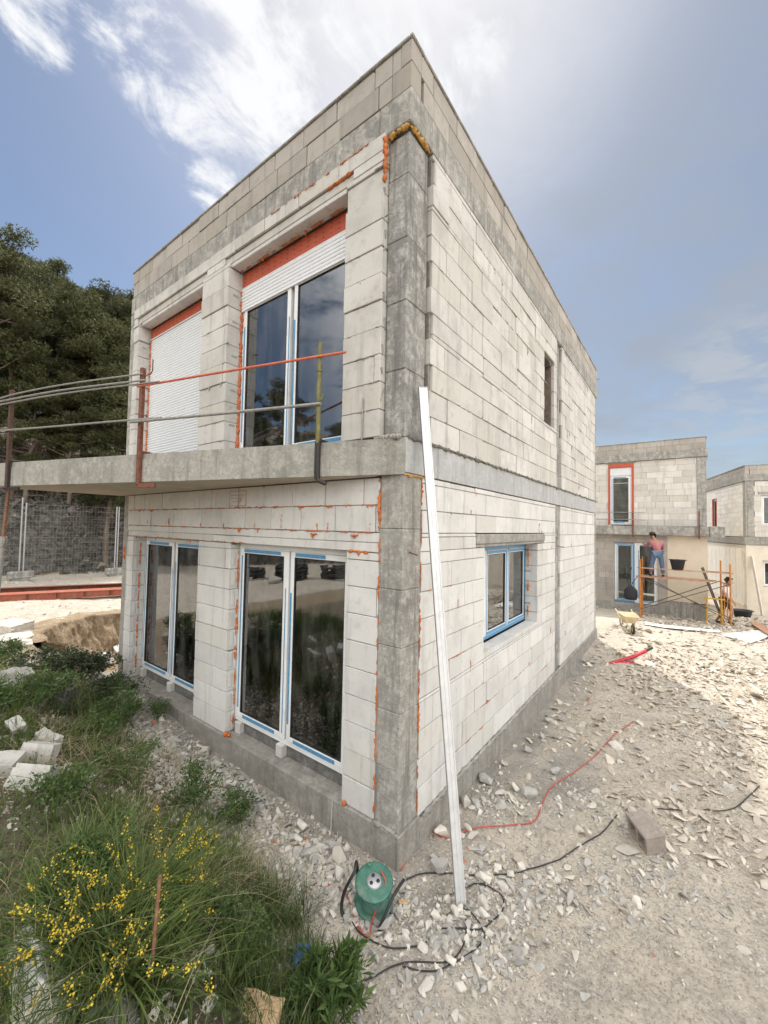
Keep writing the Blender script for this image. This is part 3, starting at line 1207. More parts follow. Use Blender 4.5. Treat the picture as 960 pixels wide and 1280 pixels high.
def foam_run(mb, pts, r=.008, seed=0, drip=.3, out=(0, -1, 0)):
    """a bead of squeezed-out foam: lumpy, broken, with drips"""
    rs = random.Random(seed)
    P = [Vector(p) for p in pts]
    out = Vector(out)
    for a, b in zip(P[:-1], P[1:]):
        L = (b - a).length
        n = max(3, int(L / .022))
        i = 0
        while i < n:
            run = rs.randint(2, 12)
            q, rad = [], []
            for k in range(i, min(n, i + run) + 1):
                t = k / n
                w = Vector((rs.gauss(0, .003), rs.gauss(0, .003), rs.gauss(0, .004)))
                q.append(a.lerp(b, t) + w)
                rad.append(max(.0025, r * rs.uniform(.4, 1.5)))
            if len(q) > 2:
                rad[0] *= .3
                rad[-1] *= .3
                mb.tube(q, rad, 6)
                if rs.random() < drip:
                    c = q[len(q) // 2]
                    h = rs.uniform(.01, .05)
                    mb.tube([c + out * .003, c + out * .006 - Vector((rs.gauss(0, .006), rs.gauss(0, .006), h * .5)), c + out * .003 - Vector((0, 0, h))], [r * 1.3, r * 1.1, r * .3], 6)
            i += run + (rs.randint(0, 6) if drip < .9 else 0)


def slab_mesh(mb, poly, z0, z1, cut_len=.0):
    mb.prism(poly, z0, z1)


def window(parent, xf, x0, x1, z0, z1, y, sashes, name='window', film=True, glass='glass', fw=.055, fd=.07, handle=False, filmall=False, glz=True):
    """frame facing local -y; sashes: list of (x0, x1) fractions"""
    fr = MB(xf)
    fr.cbox(x0, x0 + fw, y, y + fd, z0, z1)
    fr.cbox(x1 - fw, x1, y, y + fd, z0, z1)
    fr.cbox(x0 + fw, x1 - fw, y + .001, y + fd - .001, z0, z0 + fw)
    fr.cbox(x0 + fw, x1 - fw, y + .001, y + fd - .001, z1 - fw, z1)
    # fixing screws along the outer frame
    w = fr.build(name, M['pvc'], parent)
    X0, X1, Z0, Z1 = x0 + fw, x1 - fw, z0 + fw, z1 - fw
    sw = .06
    fl = MB(xf)
    rs = random.Random(int((x0 + 20) * 1000))
    for (a, b) in sashes:
        a, b = X0 + (X1 - X0) * a + .002, X0 + (X1 - X0) * b - .002
        s = MB(xf)
        ys = y - .012
        s.cbox(a, a + sw, ys, ys + .055, Z0 + .002, Z1 - .002)
        s.cbox(b - sw, b, ys, ys + .055, Z0 + .002, Z1 - .002)
        s.cbox(a + sw, b - sw, ys + .001, ys + .054, Z0 + .002, Z0 + sw)
        s.cbox(a + sw, b - sw, ys + .001, ys + .054, Z1 - sw, Z1 - .002)
        so_ = s.build('sash', M['pvc'], w)
        g = MB(xf)
        e = .007
        ga, gb, gc, gd = a + sw, b - sw, Z0 + sw, Z1 - sw
        g.box(ga, ga + e, ys + .003, ys + .02, gc, gd)
        g.box(gb - e, gb, ys + .003, ys + .02, gc, gd)
        g.box(ga + e, gb - e, ys + .004, ys + .019, gc, gc + e)
        g.box(ga + e, gb - e, ys + .004, ys + .019, gd - e, gd)
        g.build('gasket', M['gasket'], w)
        if glz:
            p = MB(xf)
            p.box(ga + .002, gb - .002, ys + .018, ys + .030, gc + .002, gd - .002)
            p.build('pane', M[glass], w)
        if film:
            t = .0012
            fy0, fy1 = ys - t, ys + .0
            # torn strips of blue protection film left on the sash
            for (u0_, u1_) in ([(0, 1)] if filmall else [(rs.uniform(.02, .1), rs.uniform(.75, .98))]):
                fl.box(a + .008, a + sw * .55, fy0 - .001, fy1 - .001, Z0 + (Z1 - Z0) * u0_, Z0 + (Z1 - Z0) * u1_)
            if filmall:
                fl.box(b - sw * .8, b - .008, fy0 - .001, fy1 - .001, Z0 + .01, Z1 - .01)
            elif rs.random() < .5:
                fl.box(b - sw * .35, b - .004, fy0 - .001, fy1 - .001, Z0 + (Z1 - Z0) * .03, Z0 + (Z1 - Z0) * .8)
            q0, q1 = (0, 1) if filmall else (rs.uniform(.05, .15), rs.uniform(.7, .95))
            fl.box(a + sw * .6 + (b - a - sw) * q0, a + sw * .6 + (b - a - sw) * q1 * .98, fy0 - .002, fy1 - .002, Z0 + .010, Z0 + sw * .8)
            q0, q1 = (0, 1) if filmall else (rs.uniform(.02, .1), rs.uniform(.6, .95))
            fl.box(a + sw * .6 + (b - a - sw) * q0, a + sw * .6 + (b - a - sw) * q1 * .98, fy0 - .002, fy1 - .002, Z1 - sw * .8, Z1 - .010)
    if film:
        if filmall:
            fl.box(x0 + .006, x1 - .006, y - .0025, y - .001, z0 + .004, z0 + fw - .006)
            fl.box(x0 + .006, x1 - .006, y - .0025, y - .001, z1 - fw + .006, z1 - .004)
            fl.box(x1 - fw + .006, x1 - .006, y - .0022, y - .0009, z0 + fw, z1 - fw)
        fl.build('protective_film', M['film'], w)
    return w


def shutter(parent, xf, x0, x1, z0, z1, y, slat=.042):
    mb = MB(xf)
    n = max(1, int(round((z1 - z0) / slat)))
    h = (z1 - z0) / n
    prof = [(0, .0), (-.009, .12), (-.013, .45), (-.010, .80), (0, .92), (.006, .97)]
    for i in range(n):
        z = z0 + i * h
        vs = []
        for (d, t) in prof:
            vs += [(x0, y + d, z + t * h), (x1, y + d, z + t * h)]
        vs += [(x0, y + .012, z + .97 * h), (x1, y + .012, z + .97 * h), (x0, y + .012, z), (x1, y + .012, z)]
        m = len(vs) // 2
        fs = [(2 * k, 2 * k + 1, 2 * ((k + 1) % m) + 1, 2 * ((k + 1) % m)) for k in range(m)]
        mb.add(vs, fs)
    mb.cbox(x0, x1, y - .010, y + .014, z0 - .035, z0 - .001, .003)
    return mb.build('roller_shutter', M['shutter'], parent)


# ------------------------------------------------------------------ the house
L, Wd = 5.81, 9.23
ZP, ZS0, ZS1, ZR0, ZR1, ZT = .277, 3.315, 3.625, 6.44, 6.75, 7.222
house = empty('unfinished_house', (0, 0, 0), 0, 'large two-storey unfinished house of pale aerated blocks with a leaning pole at its corner', 'house')
ID = Matrix.Identity(4)

# plinth: a little proud of the wall, with form joints
mb = MB()
for (a, b) in [(-5.84, -4.1), (-4.098, -1.72), (-1.718, -.0)]:
    mb.cbox(a, b, -.028, .30, -.9, ZP, .006)
mb.cbox(-.001, .030, -.030, .30, -.9, ZP - .001, .008)
for (a, b) in [(.302, 2.75), (2.752, 5.2), (5.202, 7.6), (7.602, 9.26)]:
    mb.cbox(-.30, .028, a, b, -.9, ZP - .045, .006)
mb.cbox(-5.84, -.302, 8.95, 9.26, -.9, ZP - .04, .006)
mb.cbox(-5.84, -5.54, .302, 8.948, -.9, ZP - .04, .006)
mb.build('plinth', M['plinth'], house)
# rough mortar squeezed out on the side ledge and the near corner
mb = MB()
rs = random.Random(5)
for a, b, yy in [((.012, .36, ZP - .035), (.012, 9.2, ZP - .035), 0), ((-.25, -.012, ZP + .004), (-.03, -.012, ZP + .004), 1)]:
    n = int((Vector(b) - Vector(a)).length / .03)
    pts = [Vector(a).lerp(Vector(b), i / n) + Vector((rs.uniform(-.004, .012), 0, rs.gauss(0, .006))) for i in range(n + 1)]
    mb.tube(pts, [rs.uniform(.012, .03) for _ in pts], 6)
mb.build('mortar_bed', M['concrete_light'], house)
mb = MB()
mb.box(-5.6, -.21, .21, 9.0, .10, .2)
mb.build('floor_slab', M['concrete'], house)

# near corner column in shuttering lifts
def column(x0, x1, y0, y1, z0, z1, lift, seed, name='concrete_column', mat='concrete_dark', parent=house, xf=None):
    rs = random.Random(seed)
    mb = MB(xf)
    z = z0
    while z < z1 - .01:
        t = min(z1, z + lift * rs.uniform(.92, 1.06))
        if z1 - t < .12:
            t = z1
        d = [rs.uniform(-.004, .004) for _ in range(4)]
        mb.cbox(x0 + d[0], x1 + d[1], y0 + d[2], y1 + d[3], z, t - .002, .007)
        z = t
    return mb.build(name, M[mat], parent)


column(-.255, .0, .0, .285, ZP, ZS0, .52, 3, 'concrete_column', 'concrete')
column(-.235, -.012, .012, .335, ZS1, ZR0 - .05, .62, 9)
# tie column in the side wall, recessed
for (a, b, s) in [(ZP - .05, ZS0, 5), (ZS1, ZR0, 8)]:
    column(-.25, -.028, 5.02, 5.40, a, b, .6, s, 'tie_column', 'concrete_dark')
column(-5.81, -5.66, -.002, .22, ZP, ZS0, .9, 12, 'concrete_column', 'concrete_light')
column(-5.80, -5.62, -.03, .2, ZS1, ZR0, .9, 13, 'concrete_column', 'concrete')
column(-.25, -.004, 8.99, 9.22, ZP - .04, ZS0, .9, 14, 'concrete_column', 'concrete')
column(-.25, -.004, 8.99, 9.22, ZS1, ZR0, .9, 15, 'concrete_column', 'concrete')

D1 = (-2.585, -.64, ZP, 2.62)
D2 = (-5.42, -3.335, ZP, 2.62)
# front, ground floor
block_wall('block_wall', house, None, -5.655, -.258, ZP, 2.60, .0, [D1, D2], mat='block', seed=21)
block_wall('block_wall', house, None, -5.655, -.258, 2.785, ZS0 - .012, .0, [], mat='block', seed=22, length=.5)
mb = MB()
mb.cbox(-5.655, -3.0, .012, .2, 2.605, 2.695, .006)
mb.cbox(-2.998, -.26, .010, .2, 2.605, 2.690, .006)
mb.cbox(-5.655, -2.2, .004, .2, 2.697, 2.782, .006)
mb.cbox(-2.198, -.26, .006, .2, 2.693, 2.782, .006)
mb.build('lintel', M['block'], house)
# toothed reveals (keyed block ends) inside both door openings
for (xw) in (-2.585, -5.42):
    mb = MB()
    z = ZP + .02
    while z < 2.55:
        mb.cbox(xw + .001, xw + .012, .03, .075, z + .03, min(2.56, z + .20), .004)
        mb.cbox(xw + .001, xw + .010, .085, .125, z + .01, min(2.56, z + .22), .004)
        z += .25
    mb.build('keyed_reveal', M['block'], house)
# front, first floor
W1 = (-5.44, -3.375, ZS1, 6.20)
W2 = (-2.74, -.705, ZS1, 6.20)
block_wall('block_wall', house, None, -5.615, -.245, ZS1 + .02, 6.30, -.05, [W1, W2, (-5.5, -3.28, 6.2, 6.30), (-2.85, -.62, 6.2, 6.30)], mat='block_up', seed=31, thick=.25, cut_odds=.1, rough=.005)
block_wall('block_wall', house, None, -5.615, -.245, 6.30, ZR0 + .02, -.05, [], mat='block_up', seed=33, thick=.25, length=.6)
for (a, b) in [(-5.5, -3.28), (-2.85, -.62)]:
    mb = MB()
    mb.cbox(a + .003, b - .003, -.022, .2, 6.203, 6.297, .005)
    mb.cbox(a + .12, b - .12, -.018, .13, 6.15, 6.199, .005)
    mb.build('lintel', M['block_up'], house)
# side wall, ground floor
WR = (1.76, 3.92, 1.28, 2.615)
block_wall('block_wall', house, RZ90, .292, 5.015, ZP - .03, ZS0 - .01, .0, [WR, (1.50, 4.28, 2.615, 2.785)], mat='block', seed=41)
block_wall('block_wall', house, RZ90, 5.405, 8.985, ZP - .03, ZS0 - .01, -.002, [], mat='block', seed=42)
mb = MB(RZ90)
mb.cbox(1.505, 4.275, -.022, .2, 2.655, 2.775, .012)
mb.cbox(1.505, 4.275, -.006, .2, 2.620, 2.652, .004)
mb.build('lintel', M['concrete_light'], house)
# side wall, first floor
WS = (4.19, 4.84, 4.69, 5.925)
block_wall('block_wall', house, RZ90, .375, 5.015, ZS1 + .01, ZR0 - .004, -.02, [WS], mat='block_up', seed=51, rough=.004, thick=.22, gap=.0050)
block_wall('block_wall', house, RZ90, 5.405, 8.985, ZS1 + .01, ZR0 - .004, -.015, [], mat='block_up', seed=52, rough=.004, thick=.22, gap=.0050)
# back and far walls, seen only from elsewhere or through the windows
BACK = Matrix.Translation((0, 9.22, 0)) @ Matrix.Rotation(PI, 4, 'Z')
LEFTW = Matrix.Translation((-5.80, 0, 0)) @ Matrix.Rotation(-PI / 2, 4, 'Z')
for (a, b, sd) in [(ZP, ZS0, 61), (ZS1, ZR0, 62)]:
    block_wall('block_wall', house, BACK, .26, 5.79, a, b - .005, .0, [], mat='block_up', seed=sd, chamfer=0)
    block_wall('block_wall', house, LEFTW, -9.2, -.21, a, b - .005, .0, [], mat='block_up', seed=sd + 5, chamfer=0)
# inner partition walls
mb = MB()
mb.box(-5.58, -.21, 4.5, 4.6, .2, ZS0 - .02)
mb.box(-5.58, -.23, 4.2, 4.3, ZS1, ZR0 - .02)
mb.box(-3.0, -2.9, .26, 4.49, ZS1, ZR0 - .02)
mb.build('partition_wall', M['mortar'], house)

# floor slab band on the side, fascia boards of insulation
mb = MB()
mb.box(-5.58, -.21, .03, 9.0, ZS0 + .01, ZS1 - .01)
mb.build('floor_slab', M['concrete'], house)
mb = MB(RZ90)
u = .012
rs = random.Random(4)
for w in [.40, .17, .30, .98, .92, .95, .9, .88, 1.2, 1.2, 1.2]:
    e = min(u + w, 9.225)
    if e - u < .05:
        break
    mb.cbox(u + .002, e - .002, -.004 + rs.gauss(0, .002), .18, ZS0 + .002, ZS1 - .004, .003)
    u = e
mb.build('slab_edge', M['panel'], house)
mb = MB()
rs = random.Random(9)
pts = [Vector((.006 + rs.uniform(-.004, .01), .05 + i * .04, ZS1 + rs.gauss(.004, .008))) for i in range(229)]
mb.tube(pts, [rs.uniform(.006, .024) for _ in pts], 6)
mb.build('mortar_bed', M['mortar_dark'], house)

# balcony slab: fans out to the left from the near corner
bd = Vector((-5.6, -1.62, 0)).normalized()
bn = Vector((bd.y, -bd.x, 0))
if bn.y > 0:
    bn = -bn
mb = MB()
p0 = Vector((.004, -.006, 0))
e1 = p0 + bd * 6.15
for (o0, o1, za, zb) in [(0.0, 0, ZS0 - .02, ZS1 - .075), (-.014, 0, ZS1 - .073, ZS1 - .008)]:
    a = p0 - bn * (-o0) * 1.0 + bd * (.02 if o0 else 0)
    b = e1 + bn * o0
    a = p0 + bn * o0 + bd * (.05 if o0 else 0)
    mb.prism([(b.x, b.y), (a.x, a.y), (a.x - .005, .029), (-6.05, .029), (-6.05, .2)] if False else [(b.x, b.y), (a.x, a.y), (-.004, .028), (b.x, .028)], za, zb)
bal = mb.build('balcony_slab', M['slab'], house)
mb = MB()
q0, q1 = p0 + bd * .25 - bn * .02, e1 - bn * .02
mb.prism([(q1.x, q1.y), (q0.x, q0.y), (-.3, -.012), (q1.x, -.012)], ZS0 - .026, ZS0 - .021)
mb.build('soffit', M['soffit'], bal)
mb = MB()
mb.box(-5.75, -.3, -.010, .012, ZS0 - .024, ZS0 - .006)
mb.build('joint_strip', M['gasket'], house)

# ring beam, parapet, coping
mb = MB()
rs = random.Random(17)
for (a, b) in [(-5.835, -3.9), (-3.898, -2.15), (-2.148, -.33)]:
    d = rs.uniform(-.003, .003)
    mb.cbox(a, b, -.022 + d, .24, ZR0 + .024, ZR1, .008)
mb.cbox(-.328, .026, -.026, .34, ZR0 + .0, ZR1 - .001, .010)
for (a, b) in [(.342, 2.9), (2.902, 5.6), (5.602, 9.255)]:
    d = rs.uniform(-.003, .003)
    mb.cbox(-.24, .024 + d, a, b, ZR0, ZR1, .008)
mb.cbox(-5.83, -.242, 9.0, 9.25, ZR0, ZR1, .008)
mb.cbox(-5.83, -5.58, .242, 8.998, ZR0, ZR1, .008)
mb.build('ring_beam', M['concrete'], house)
mb = MB()
mb.box(-5.57, -.25, .25, 8.99, ZR1 - .16, ZR1 + .02)
mb.build('roof_slab', M['concrete'], house)
PARL = dict(course=.236, thick=.16, mat='parapet', gap=.0045, rough=.004, coremat='mortar_dark', cut_odds=.08)
par = block_wall('parapet', house, None, -5.815, -.20, ZR1 + .006, ZT - .022, -.016, [], seed=71, length=.5, **PARL)
block_wall('parapet', house, RZ90, .147, 9.24, ZR1 + .006, ZT - .022, -.018, [], seed=72, length=.5, **PARL)
block_wall('parapet', house, BACK, .17, 5.8, ZR1 + .006, ZT - .022, -.016, [], seed=73, length=.5, **PARL)
block_wall('parapet', house, LEFTW, -9.2, -.15, ZR1 + .006, ZT - .022, -.016, [], seed=74, length=.5, **PARL)
# corner blocks stand on end
mb = MB()
mb.cbox(-.197, .018, -.018, .144, ZR1 + .006, ZR1 + .242, .005)
mb.cbox(-.197, -.10, -.014, .144, ZR1 + .247, ZT - .022, .005)
mb.cbox(-.096, .020, -.020, .144, ZR1 + .247, ZT - .022, .005)
mb.build('parapet', M['parapet'], house)
mb = MB()
rs = random.Random(31)
def coping(u0, u1, xf):
    m = MB(xf)
    u = u0
    while u < u1 - .05:
        e = min(u1, u + rs.uniform(1.1, 1.6))
        m.cbox(u, e - .002, -.034 + rs.gauss(0, .002), .17, ZT - .021, ZT + .006 + rs.gauss(0, .002), .006)
        u = e
    return m.build('coping', M['concrete_light'], house)
coping(-5.83, -.002, None)
coping(-.034 + .205, 9.25, RZ90)
coping(0, 5.82, BACK)
mb = MB()
mb.cbox(0.0, .036, -.036, .170, ZT - .021, ZT + .007, .006)
mb.build('coping', M['concrete_light'], house)

# orange / yellow expanding foam
mb = MB()
for (a, b, r, s, dr) in [((-.25, -.004, .35), (-.25, -.004, 3.25), .0075, 1, .12), ((-.258, -.006, 2.8), (-.258, -.006, 3.28), .014, 2, .3),
                         ((-5.6, -.002, 2.785), (-.3, -.002, 2.785), .006, 3, .25), ((-5.6, -.002, 3.035), (-.3, -.002, 3.035), .0065, 4, .35), ((-.62, -.004, 2.605), (-.3, -.004, 2.600), .012, 5, .8),
                         ((-5.4, -.002, 2.61), (-2.2, -.002, 2.61), .005, 6, .2)]:
    foam_run(mb, [a, b], r, s, dr)
for x in (-.9, -1.05, -1.62, -2.1, -4.9, -4.2, -2.75, -.36, -3.3):
    foam_run(mb, [(x, -.003, 2.79), (x + .002, -.003, 2.79 + random.uniform(.05, .24))], .006, int(x * 100) & 255, .6)
for (x, z) in [(-.9, 3.03), (-1.3, 3.03), (-1.75, 3.03), (-.55, 2.75), (-1.1, 2.75), (-5.2, 3.03), (-4.8, 3.03), (-2.4, 2.78)]:
    foam_run(mb, [(x - .05, -.004, z), (x + .05, -.004, z)], .010, int(z * x * 50) & 255, 1.0)
for xw in (-2.575, -5.41):
    foam_run(mb, [(xw, .11, .35), (xw, .11, 2.5)], .012, int(-xw * 30), .2)
foam_run(mb, [(-5.72, -.006, 2.2), (-5.73, -.006, 2.42)], .018, 77, .9)
for (x, z) in [(-2.55, .30), (-2.5, .29), (-.62, .29)]:
    foam_run(mb, [(x, -.012, z), (x + .05, -.012, z + .01)], .02, int(-x * 99), .9)
mb.build('foam_seal', M['foam'], house)
mb = MB()
for (a, b, r, s, dr) in [((.004, .290, .3), (.004, .290, 3.28), .006, 11, .15), ((.004, .29, 1.0), (.004, .29, 2.1), .010, 12, .2)]:
    foam_run(mb, [a, b], r, s, dr, (1, 0, 0))
rs = random.Random(8)
for i in range(46):        # streaks along the joints of the side wall
    y = rs.uniform(.4, 8.6)
    if 5.0 < y < 5.42:
        continue
    z = ZP - .03 + .25 * rs.randint(1, 12)
    if 1.6 < y < 4.0 and 1.2 < z < 2.8:
        continue
    if rs.random() < .6:
        foam_run(mb, [(.001, y, z), (.001, y + rs.uniform(.1, .7), z)], rs.uniform(.0025, .0045), i, .1, (1, 0, 0))
    else:
        foam_run(mb, [(.001, y, z), (.001, y, z + rs.uniform(.05, .2))], rs.uniform(.003, .006), i, .4, (1, 0, 0))
for z in (1.5, 1.9, 2.3, 2.45):
    foam_run(mb, [(-.15, 3.915, z - .08), (-.15, 3.915, z + .1)], .010, int(z * 20), .2, (0, -1, 0))
foam_run(mb, [(.001, 3.98, 2.62), (.001, 4.0, 2.95)], .007, 66, .5, (1, 0, 0))
mb.build('foam_seal', M['foam'], house)
mb = MB()
foam_run(mb, [(-.235, -.012, ZR0 - .03), (.0, -.014, ZR0 - .025)], .020, 21, 1.0)
foam_run(mb, [(.004, .0, ZR0 - .025), (.004, .34, ZR0 - .025)], .020, 22, 1.0, (1, 0, 0))
foam_run(mb, [(.006, .0, ZS0 - .02), (.006, .5, ZS0 - .022)], .010, 23, 1.0, (1, 0, 0))
mb.build('foam_seal', M['foam_y'], house)
mb = MB()
for k in range(3):
    foam_run(mb, [(-.243, -.03 - .006 * k, ZR0 - .02), (-.240, -.035 - .004 * k, 6.02 + .1 * k)], .019, 31 + k, 1.0)
foam_run(mb, [(-1.9, -.056, 6.44), (-.3, -.056, 6.45)], .006, 41, .3)
foam_run(mb, [(-1.0, -.03, 6.303), (-.64, -.03, 6.305)], .020, 42, 1.0)
foam_run(mb, [(-2.7, .10, 6.145), (-.72, .10, 6.145)], .012, 43, .4)
mb.build('foam_seal', M['foam'], house)
# pencilled rectangle with scribbles in orange on one block under the slab
mb = MB()
xa, xb, za, zb = -2.62, -2.28, 3.06, 3.24
for (p, q) in [((xa, za), (xb, za)), ((xb, za), (xb, zb)), ((xb, zb), (xa, zb)), ((xa, zb), (xa, za - .04)), ((xa + .03, zb - .05), (xb - .04, zb - .05)), ((xa + .02, zb - .08), (xa + .2, zb - .09)),
               ((xa + .05, za + .05), (xb - .07, za + .06)), ((xa + .18, za + .02), (xa + .26, za + .11))]:
    mb.tube([(p[0], -.006, p[1]), (q[0], -.006, q[1])], .0028, 5)
mb.build('orange_scribble', M['foam'], house)

# windows: ground floor front
wins = []
fy = .135
window(house, None, -2.60 + .02, -.655, .415, 2.595, fy, [(0, .485), (.515, 1)], glass='glass_low')
mb = MB()
mb.cbox(-1.69, -1.62, fy - .014, fy + .05, .47, 2.54)
mb.build('mullion', M['pvc'], house)
window(house, None, -5.415, -3.345, .415, 2.585, .20, [(0, .485), (.515, 1)], glass='glass_low')
mb = MB()
for (x, y) in [(-2.52, .10), (-1.72, .09), (-.70, .10), (-5.36, .16), (-4.4, .15), (-3.5, .15)]:
    mb.cbox(x, x + .10, y, y + .10, ZP + .002, .412, .006)
mb.build('packing_block', M['block'], house)
mb = MB()
mb.box(-2.583, -.642, .165, .22, ZP + .001, .413)
mb.box(-5.418, -3.337, .225, .26, ZP + .001, .413)
mb.build('joint_strip', M['gravel_dark'], house)
# windows: first floor front, with shutter boxes
wa = window(house, None, -2.735, -.71, 3.655, 5.73, .165, [(0, .485), (.515, 1)], glass='glass')
window(house, None, -5.435, -3.38, 3.655, 5.95, .205, [(0, .485), (.515, 1)], glass='glass')
mb = MB()
mb.cbox(-2.738, -.708, .15, .25, 5.945, 6.148, .004)
mb.build('shutter_box', M['redboard'], house)
mb = MB()
mb.cbox(-5.438, -3.378, .15, .25, 5.985, 6.148, .004)
mb.build('shutter_box', M['redboard'], house)
mb = MB()
rs = random.Random(77)
for (a, b, z0) in [(-2.72, -.72, 5.95), (-5.42, -3.39, 5.99)]:
    u = a + .04
    while u < b:
        for zz in (z0 + .05, z0 + .11, z0 + .16):
            mb.cbox(u, u + .018, .146, .151, zz, zz + .010, .001)
        u += .12
mb.build('shutter_box', M['rust'], house)
mb = MB()
mb.cbox(-2.738, -.708, .140, .165, 5.930, 5.943, .002)
mb.cbox(-5.438, -3.378, .140, .165, 5.970, 5.983, .002)
mb.build('shutter_rail', M['pvc'], house)
shutter(house, None, -2.73, -.713, 5.66, 5.928, .145)
shutter(house, None, -5.43, -3.383, 3.70, 5.965, .165)
mb = MB()
foam_run(mb, [(-2.728, .145, ZS1 + .03), (-2.728, .145, 5.93)], .017, 91, 1.0)
foam_run(mb, [(-5.428, .155, ZS1 + .03), (-5.428, .155, 5.96)], .017, 92, 1.0)
mb.build('foam_seal', M['mesh_red'], house)
mb = MB()      # fixing straps in the jambs
for xw in (-2.74, -5.44):
    for z in (4.1, 4.55, 5.0, 5.45, 5.8):
        mb.cbox(xw + .001, xw + .006, .02, .10, z, z + .022, .001)
for z in (1.62, 1.9, 2.15, 2.42):
    mb.cbox(-.20, -.11, 3.912, 3.918, z, z + .022, .001)
mb.build('fixing_strap', M['galv'], house)
# side window, blue film still on
window(house, RZ90, 2.20, 3.87, 1.37, 2.60, .195, [(0, .49), (.51, 1)], film=True, filmall=True, glass='glass', fw=.05)
mb = MB(RZ90)
mb.cbox(1.762, 2.20, .19, .26, 1.285, 2.61)
mb.build('block_wall', M['block'], house)
mb = MB(RZ90)       # blocks laid flat as a sill
u = 1.765
while u < 3.9:
    e = min(3.915, u + .25)
    mb.cbox(u + .002, e - .002, .004, .19, 1.284, 1.345, .004)
    u = e
mb.build('sill', M['block'], house)
# rough edges of the small upper opening
mb = MB(RZ90)
rs = random.Random(44)
for u in np.arange(4.2, 4.83, .05):
    mb.cbox(u, u + .05, .02, .19, 5.90 - rs.uniform(.0, .06), 5.924, .004)
mb.build('lintel', M['mortar_dark'], house)
mb = MB(RZ90)
mb.cbox(4.805, 4.838, .03, .20, 4.70, 5.88, .006)
mb.cbox(4.192, 4.23, .05, .20, 4.70, 5.88, .006)
mb.build('timber_jamb', M['bark'], house)
# ties and stubs of wire sticking out
mb = MB()
mb.tube([(0, .10, 2.62), (.10, .08, 2.60)], .006, 6)
mb.tube([(-.06, 5.2, 2.55), (.09, 5.3, 2.52)], .006, 6)
mb.tube([(.03, 9.2, 6.95), (.10, 9.25, 6.97)], .006, 6)
mb.build('wire_stub', M['rust'], house)

# grey mortar smeared along joints of the upper walls
mb = MB()
rs = random.Random(61)
for i in range(70):
    y = rs.uniform(.4, 8.8)
    z = ZS1 + .01 + .25 * rs.randint(1, 11)
    if 4.9 < y < 5.5 or (4.0 < y < 5.0 and 4.6 < z < 6.0):
        continue
    if rs.random() < .65:
        foam_run(mb, [(.019, y, z), (.019, min(y + rs.uniform(.1, .8), 8.95 if y > 5.4 else 4.98), z)], rs.uniform(.003, .0065), i, .12, (1, 0, 0))
    else:
        foam_run(mb, [(.019, y, z), (.019, y + rs.gauss(0, .01), z - rs.uniform(.08, .24))], rs.uniform(.003, .006), i, .3, (1, 0, 0))
for i in range(34):
    x = rs.choice([rs.uniform(-.66, -.28), rs.uniform(-3.3, -2.78)])
    z = ZS1 + .02 + .25 * rs.randint(1, 10)
    foam_run(mb, [(x, -.051, z), (x + rs.uniform(.04, .2), -.051, z)], rs.uniform(.003, .007), i, .2)
for i in range(14):          # lumps and drips on the ends of the blocks by the corner column
    z = rs.uniform(ZS1 + .1, 6.3)
    mb.tube([(-.243, rs.uniform(-.045, .0), z), (-.240, rs.uniform(-.04, .0), z - rs.uniform(.03, .12))], [rs.uniform(.008, .02), .004], 6)
for i in range(9):
    mb.tube([(-.30 + .03 * i, -.02 + rs.uniform(-.02, .01), ZS1 + .0), (-.27 + .03 * i, -.02, ZS1 + rs.uniform(.0, .03))], [rs.uniform(.02, .035), .015], 7)
mb.build('mortar_bed', M['smear'], house)


def on_y(px, py, Y):
    d = ray(px, py)
    t = (Y - CAM[1]) / d[1]
    return Vector(CAM + t * d)


# ------------------------------------------------------------------ railing on the balcony
bal_d, bal_n = bd, bn


def bp(s, z, off=.03):
    p = bal_d * s + bal_n * off
    return Vector((p.x, p.y, z))


def guard_post(s, top, mats, label, foot=True, square=True):
    e = empty('guard_post', bp(s, ZS0 - .05), 0, label, 'post', 'guard posts clamped to the balcony edge')
    inv = Matrix.Translation(e.location).inverted()
    m = MB(inv)
    if square:
        m.bar(bp(s, ZS0 - .05), bp(s, top), .045, .045, bal_d)
    else:
        m.tube([bp(s, ZS1 - .02), bp(s + .005, 4.1), bp(s, top)], [.022, .021, .018], 10)
        m.tube([bp(s, 4.28), bp(s, 4.30)], .027, 10)
        m.tube([bp(s, 3.98), bp(s - .02, 3.99, .05), bp(s - .05, 4.0, .06), bp(s - .06, 4.05, .06)], .009, 6)
    m.build('upright', mats[0], e)
    m = MB(inv)
    m.bar(bp(s, ZS0 - .065), bp(s - .26, ZS0 - .065), .05, .028, bal_n) if square else m.tube([bp(s, ZS1), bp(s, ZS0 + .0), bp(s - .015, ZS0 - .06), bp(s - .09, ZS0 - .09, .02)], .020, 8)
    m.bar(bp(s, ZS0 - .05), bp(s, ZS1 + .0), .05, .03, bal_n)
    m.bar(bp(s, ZS1 + .01), bp(s, ZS1 + .01, -.12), .05, .03)
    m.build('clamp', mats[1], e)
    if square:
        m = MB(inv)
        m.tube([bp(s - .02, 4.5), bp(s - .12, 4.52), bp(s - .15, 4.55), bp(s - .15, 4.68)], .006, 6)
        m.tube([bp(s - .02, 4.0), bp(s - .08, 4.0), bp(s - .08, 4.06)], .006, 6)
        m.build('hook', mats[1], e)
    return e


guard_post(5.62, 4.60, (M['rust_dark'], M['black_iron']), 'dark rusty guard post at the far left end of the balcony')
guard_post(3.15, 4.60, (M['rust'], M['rust']), 'reddish rusty square guard post in front of the closed roller shutter')
guard_post(.84, 4.56, (M['olive'], M['black_iron']), 'olive green round guard post in front of the large upper window', square=False)


